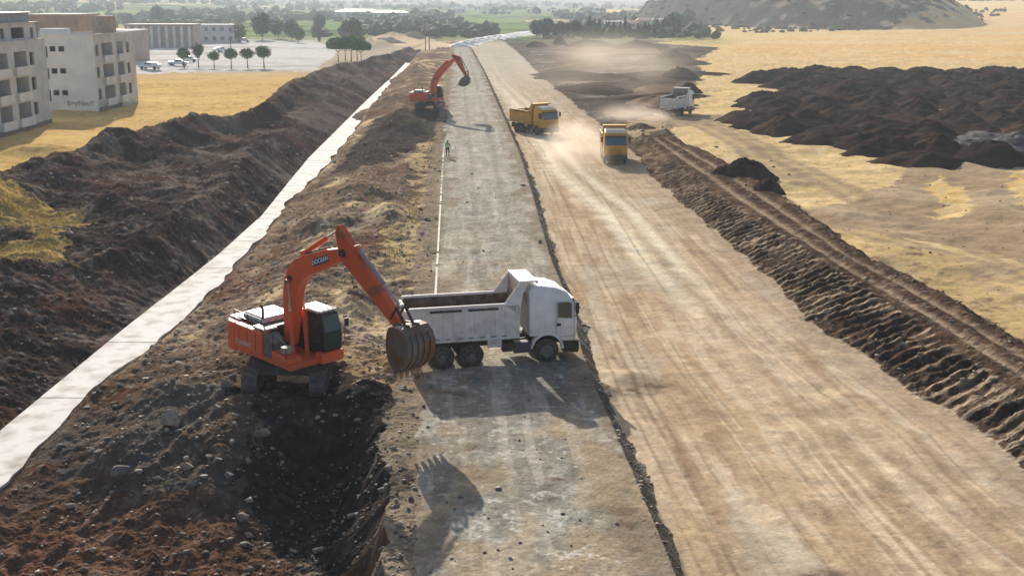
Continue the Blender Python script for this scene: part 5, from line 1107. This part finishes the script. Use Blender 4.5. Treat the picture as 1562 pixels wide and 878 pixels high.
def rubble():
    rs = np.random.RandomState(3); N = 60000; th = np.arctan(CAM_H / np.exp(rs.uniform(math.log(29), math.log(160), N))); Y = CAM_H / np.tan(th); X = rs.uniform(-.52, .52, N) * (Y + 5)
    Z, seg, (Xw, S) = terrain(X, Y); d1 = vn(X / 3, Y / 3, 95) * .5 + .5
    dens = np.select([(seg >= 6) & (seg <= 11), (seg >= 1) & (seg <= 4), seg == 13, (seg == 15) | (seg == 17), seg == 16, seg == 12, seg == 18], [.5, .38, .9, .30, .12, .03, .03], 0) * (.25 + .9 * d1)
    k = rs.uniform(0, 1, N) < dens; X, Y, Z = X[k], Y[k], Z[k]; n = len(X)
    s = np.exp(rs.normal(math.log(.032), .55, n)).clip(.015, .13) * (1 + Y / 150)
    rot = rs.uniform(0, 6.28, n); base = IV
    V = base[None] * (1 + rs.uniform(-.5, .35, (n, len(base), 1))) * (s[:, None, None] * np.array([1.3, 1, .75])); c_, s_ = np.cos(rot)[:, None], np.sin(rot)[:, None]
    V = np.stack([V[..., 0] * c_ - V[..., 1] * s_, V[..., 0] * s_ + V[..., 1] * c_, V[..., 2]], -1) + np.stack([X, Y, Z + s * .3], -1)[:, None]
    F = (np.array(IF)[None] + (np.arange(n) * len(base))[:, None, None]).reshape(-1, 3); V = V.reshape(-1, 3)
    me = bpy.data.meshes.new('rubble'); me.vertices.add(len(V)); me.vertices.foreach_set('co', V.astype(np.float32).ravel()); me.loops.add(F.size); me.loops.foreach_set('vertex_index', F.astype(np.int32).ravel())
    me.polygons.add(len(F)); me.polygons.foreach_set('loop_start', np.arange(0, F.size, 3, dtype=np.int32)); me.polygons.foreach_set('loop_total', np.full(len(F), 3, np.int32)); me.update(calc_edges=True)
    me.materials.append(mat('rubble_stone', (.40, .35, .29), .9, col2=(.15, .12, .10), vscale=1.3, lo=.42, hi=.58, spec=.2)); o = bpy.data.objects.new('rubble', me); C.objects.link(o); o['kind'] = 'stuff'
rubble()
def grass():
    rs = np.random.RandomState(8); P = []
    def region(poly, n, z, hole=None):
        xs = [p[0] for p in poly]; ys = [p[1] for p in poly]; X = rs.uniform(min(xs), max(xs), n); Y = rs.uniform(min(ys), max(ys), n); k = inpoly(X, Y, poly)
        if hole is not None: k &= ~inpoly(X, Y, hole)
        k &= np.abs(X) < Y * .85 + 6
        return X[k], Y[k]
    X, Y = region(P_PATCH, 40000, 1.2, P_HOLE); X2, Y2 = region(P_RUB, 10, 0); X3, Y3 = region(W([(600, 320), (665, 240), (672, 190), (655, 200), (640, 330), (600, 420), (560, 420)]), 5000, 0)
    X = np.concatenate([X, X2, X3]); Y = np.concatenate([Y, Y2, Y3]); k = fbm(X / 1.5, Y / 1.5, 3, 97) > -.1; X, Y = X[k], Y[k]; Z, _, _ = terrain(X, Y); n = len(X)
    V = np.zeros((n, 3, 3)); a = rs.uniform(0, 6.28, n); h = rs.uniform(.08, .26, n); w = .035; V[:, 0] = np.stack([X - w * np.cos(a), Y - w * np.sin(a), Z - .02], -1); V[:, 1] = np.stack([X + w * np.cos(a), Y + w * np.sin(a), Z - .02], -1); V[:, 2] = np.stack([X + rs.normal(0, .08, n), Y + rs.normal(0, .08, n), Z + h], -1)
    me = bpy.data.meshes.new('dry_grass'); me.from_pydata(V.reshape(-1, 3).tolist(), [], np.arange(3 * n).reshape(n, 3).tolist()); me.materials.append(mat('straw_blade', (.62, .47, .20), .8, col2=(.52, .42, .16), vscale=.8, spec=.1)); o = bpy.data.objects.new('dry_grass', me); C.objects.link(o); o['kind'] = 'stuff'
grass()

# ------------------------------------------------------------------ haze and dust
def haze():
    b = MB(); b.box((0, 2300, 98), (9600, 4960, 212)); m = bpy.data.materials.new('haze_air'); m.use_nodes = True; nt = m.node_tree; nt.nodes.clear()
    out = nt.nodes.new('ShaderNodeOutputMaterial'); v = nt.nodes.new('ShaderNodeVolumePrincipled'); v.inputs['Color'].default_value = (.74, .86, 1.0, 1); v.inputs['Density'].default_value = HAZE_D; v.inputs['Anisotropy'].default_value = .35
    nt.links.new(v.outputs[0], out.inputs['Volume']); o = b.build('haze', m); o['kind'] = 'stuff'
HAZE_D = .00023
haze()
def dust(name, loc, rad, dens, sc, seed, rz=0):
    bm = bmesh.new(); bmesh.ops.create_icosphere(bm, subdivisions=3, radius=1); me = bpy.data.meshes.new(name); bm.to_mesh(me); bm.free()
    m = bpy.data.materials.new(name); m.use_nodes = True; nt = m.node_tree; nt.nodes.clear(); L = nt.links.new
    out = nt.nodes.new('ShaderNodeOutputMaterial'); v = nt.nodes.new('ShaderNodeVolumePrincipled'); v.inputs['Color'].default_value = (.86, .77, .66, 1); v.inputs['Anisotropy'].default_value = .3
    tc = nt.nodes.new('ShaderNodeTexCoord'); ln = nt.nodes.new('ShaderNodeVectorMath'); ln.operation = 'LENGTH'; L(tc.outputs['Object'], ln.inputs[0])
    mr = nt.nodes.new('ShaderNodeMapRange'); mr.interpolation_type = 'SMOOTHSTEP'; mr.inputs[1].default_value = 1.0; mr.inputs[2].default_value = .1; mr.inputs[3].default_value = 0; mr.inputs[4].default_value = 1; L(ln.outputs['Value'], mr.inputs[0])
    n = nt.nodes.new('ShaderNodeTexNoise'); n.noise_dimensions = '4D'; n.inputs['W'].default_value = seed; n.inputs['Scale'].default_value = sc; n.inputs['Detail'].default_value = 3; L(tc.outputs['Object'], n.inputs['Vector'])
    m2 = nt.nodes.new('ShaderNodeMapRange'); m2.inputs[1].default_value = .38; m2.inputs[2].default_value = .68; m2.inputs[3].default_value = 0.1; m2.inputs[4].default_value = 1; L(n.outputs[0], m2.inputs[0])
    a = nt.nodes.new('ShaderNodeMath'); a.operation = 'MULTIPLY'; L(mr.outputs[0], a.inputs[0]); L(m2.outputs[0], a.inputs[1]); c = nt.nodes.new('ShaderNodeMath'); c.operation = 'MULTIPLY'; L(a.outputs[0], c.inputs[0]); c.inputs[1].default_value = dens
    L(c.outputs[0], v.inputs['Density']); L(v.outputs[0], out.inputs['Volume']); me.materials.append(m); o = bpy.data.objects.new('dust_cloud', me); C.objects.link(o); o.location = loc; o.scale = rad; o.rotation_euler = (0, 0, rz); o['kind'] = 'stuff'
x, y = at(884, 240, 0); dust('dust', (x, y + 6, .5), (4.4, 21, 3.2), .18, 1.6, 1)
x, y = at(968, 182, 0); dust('dust_far', (x, y, .4), (7, 12, 2.2), .12, 1.8, 2)
x, y = at(930, 120, 0); dust('dust_plume', (x, y, 3), (24, 62, 8), .022, 1.6, 3)
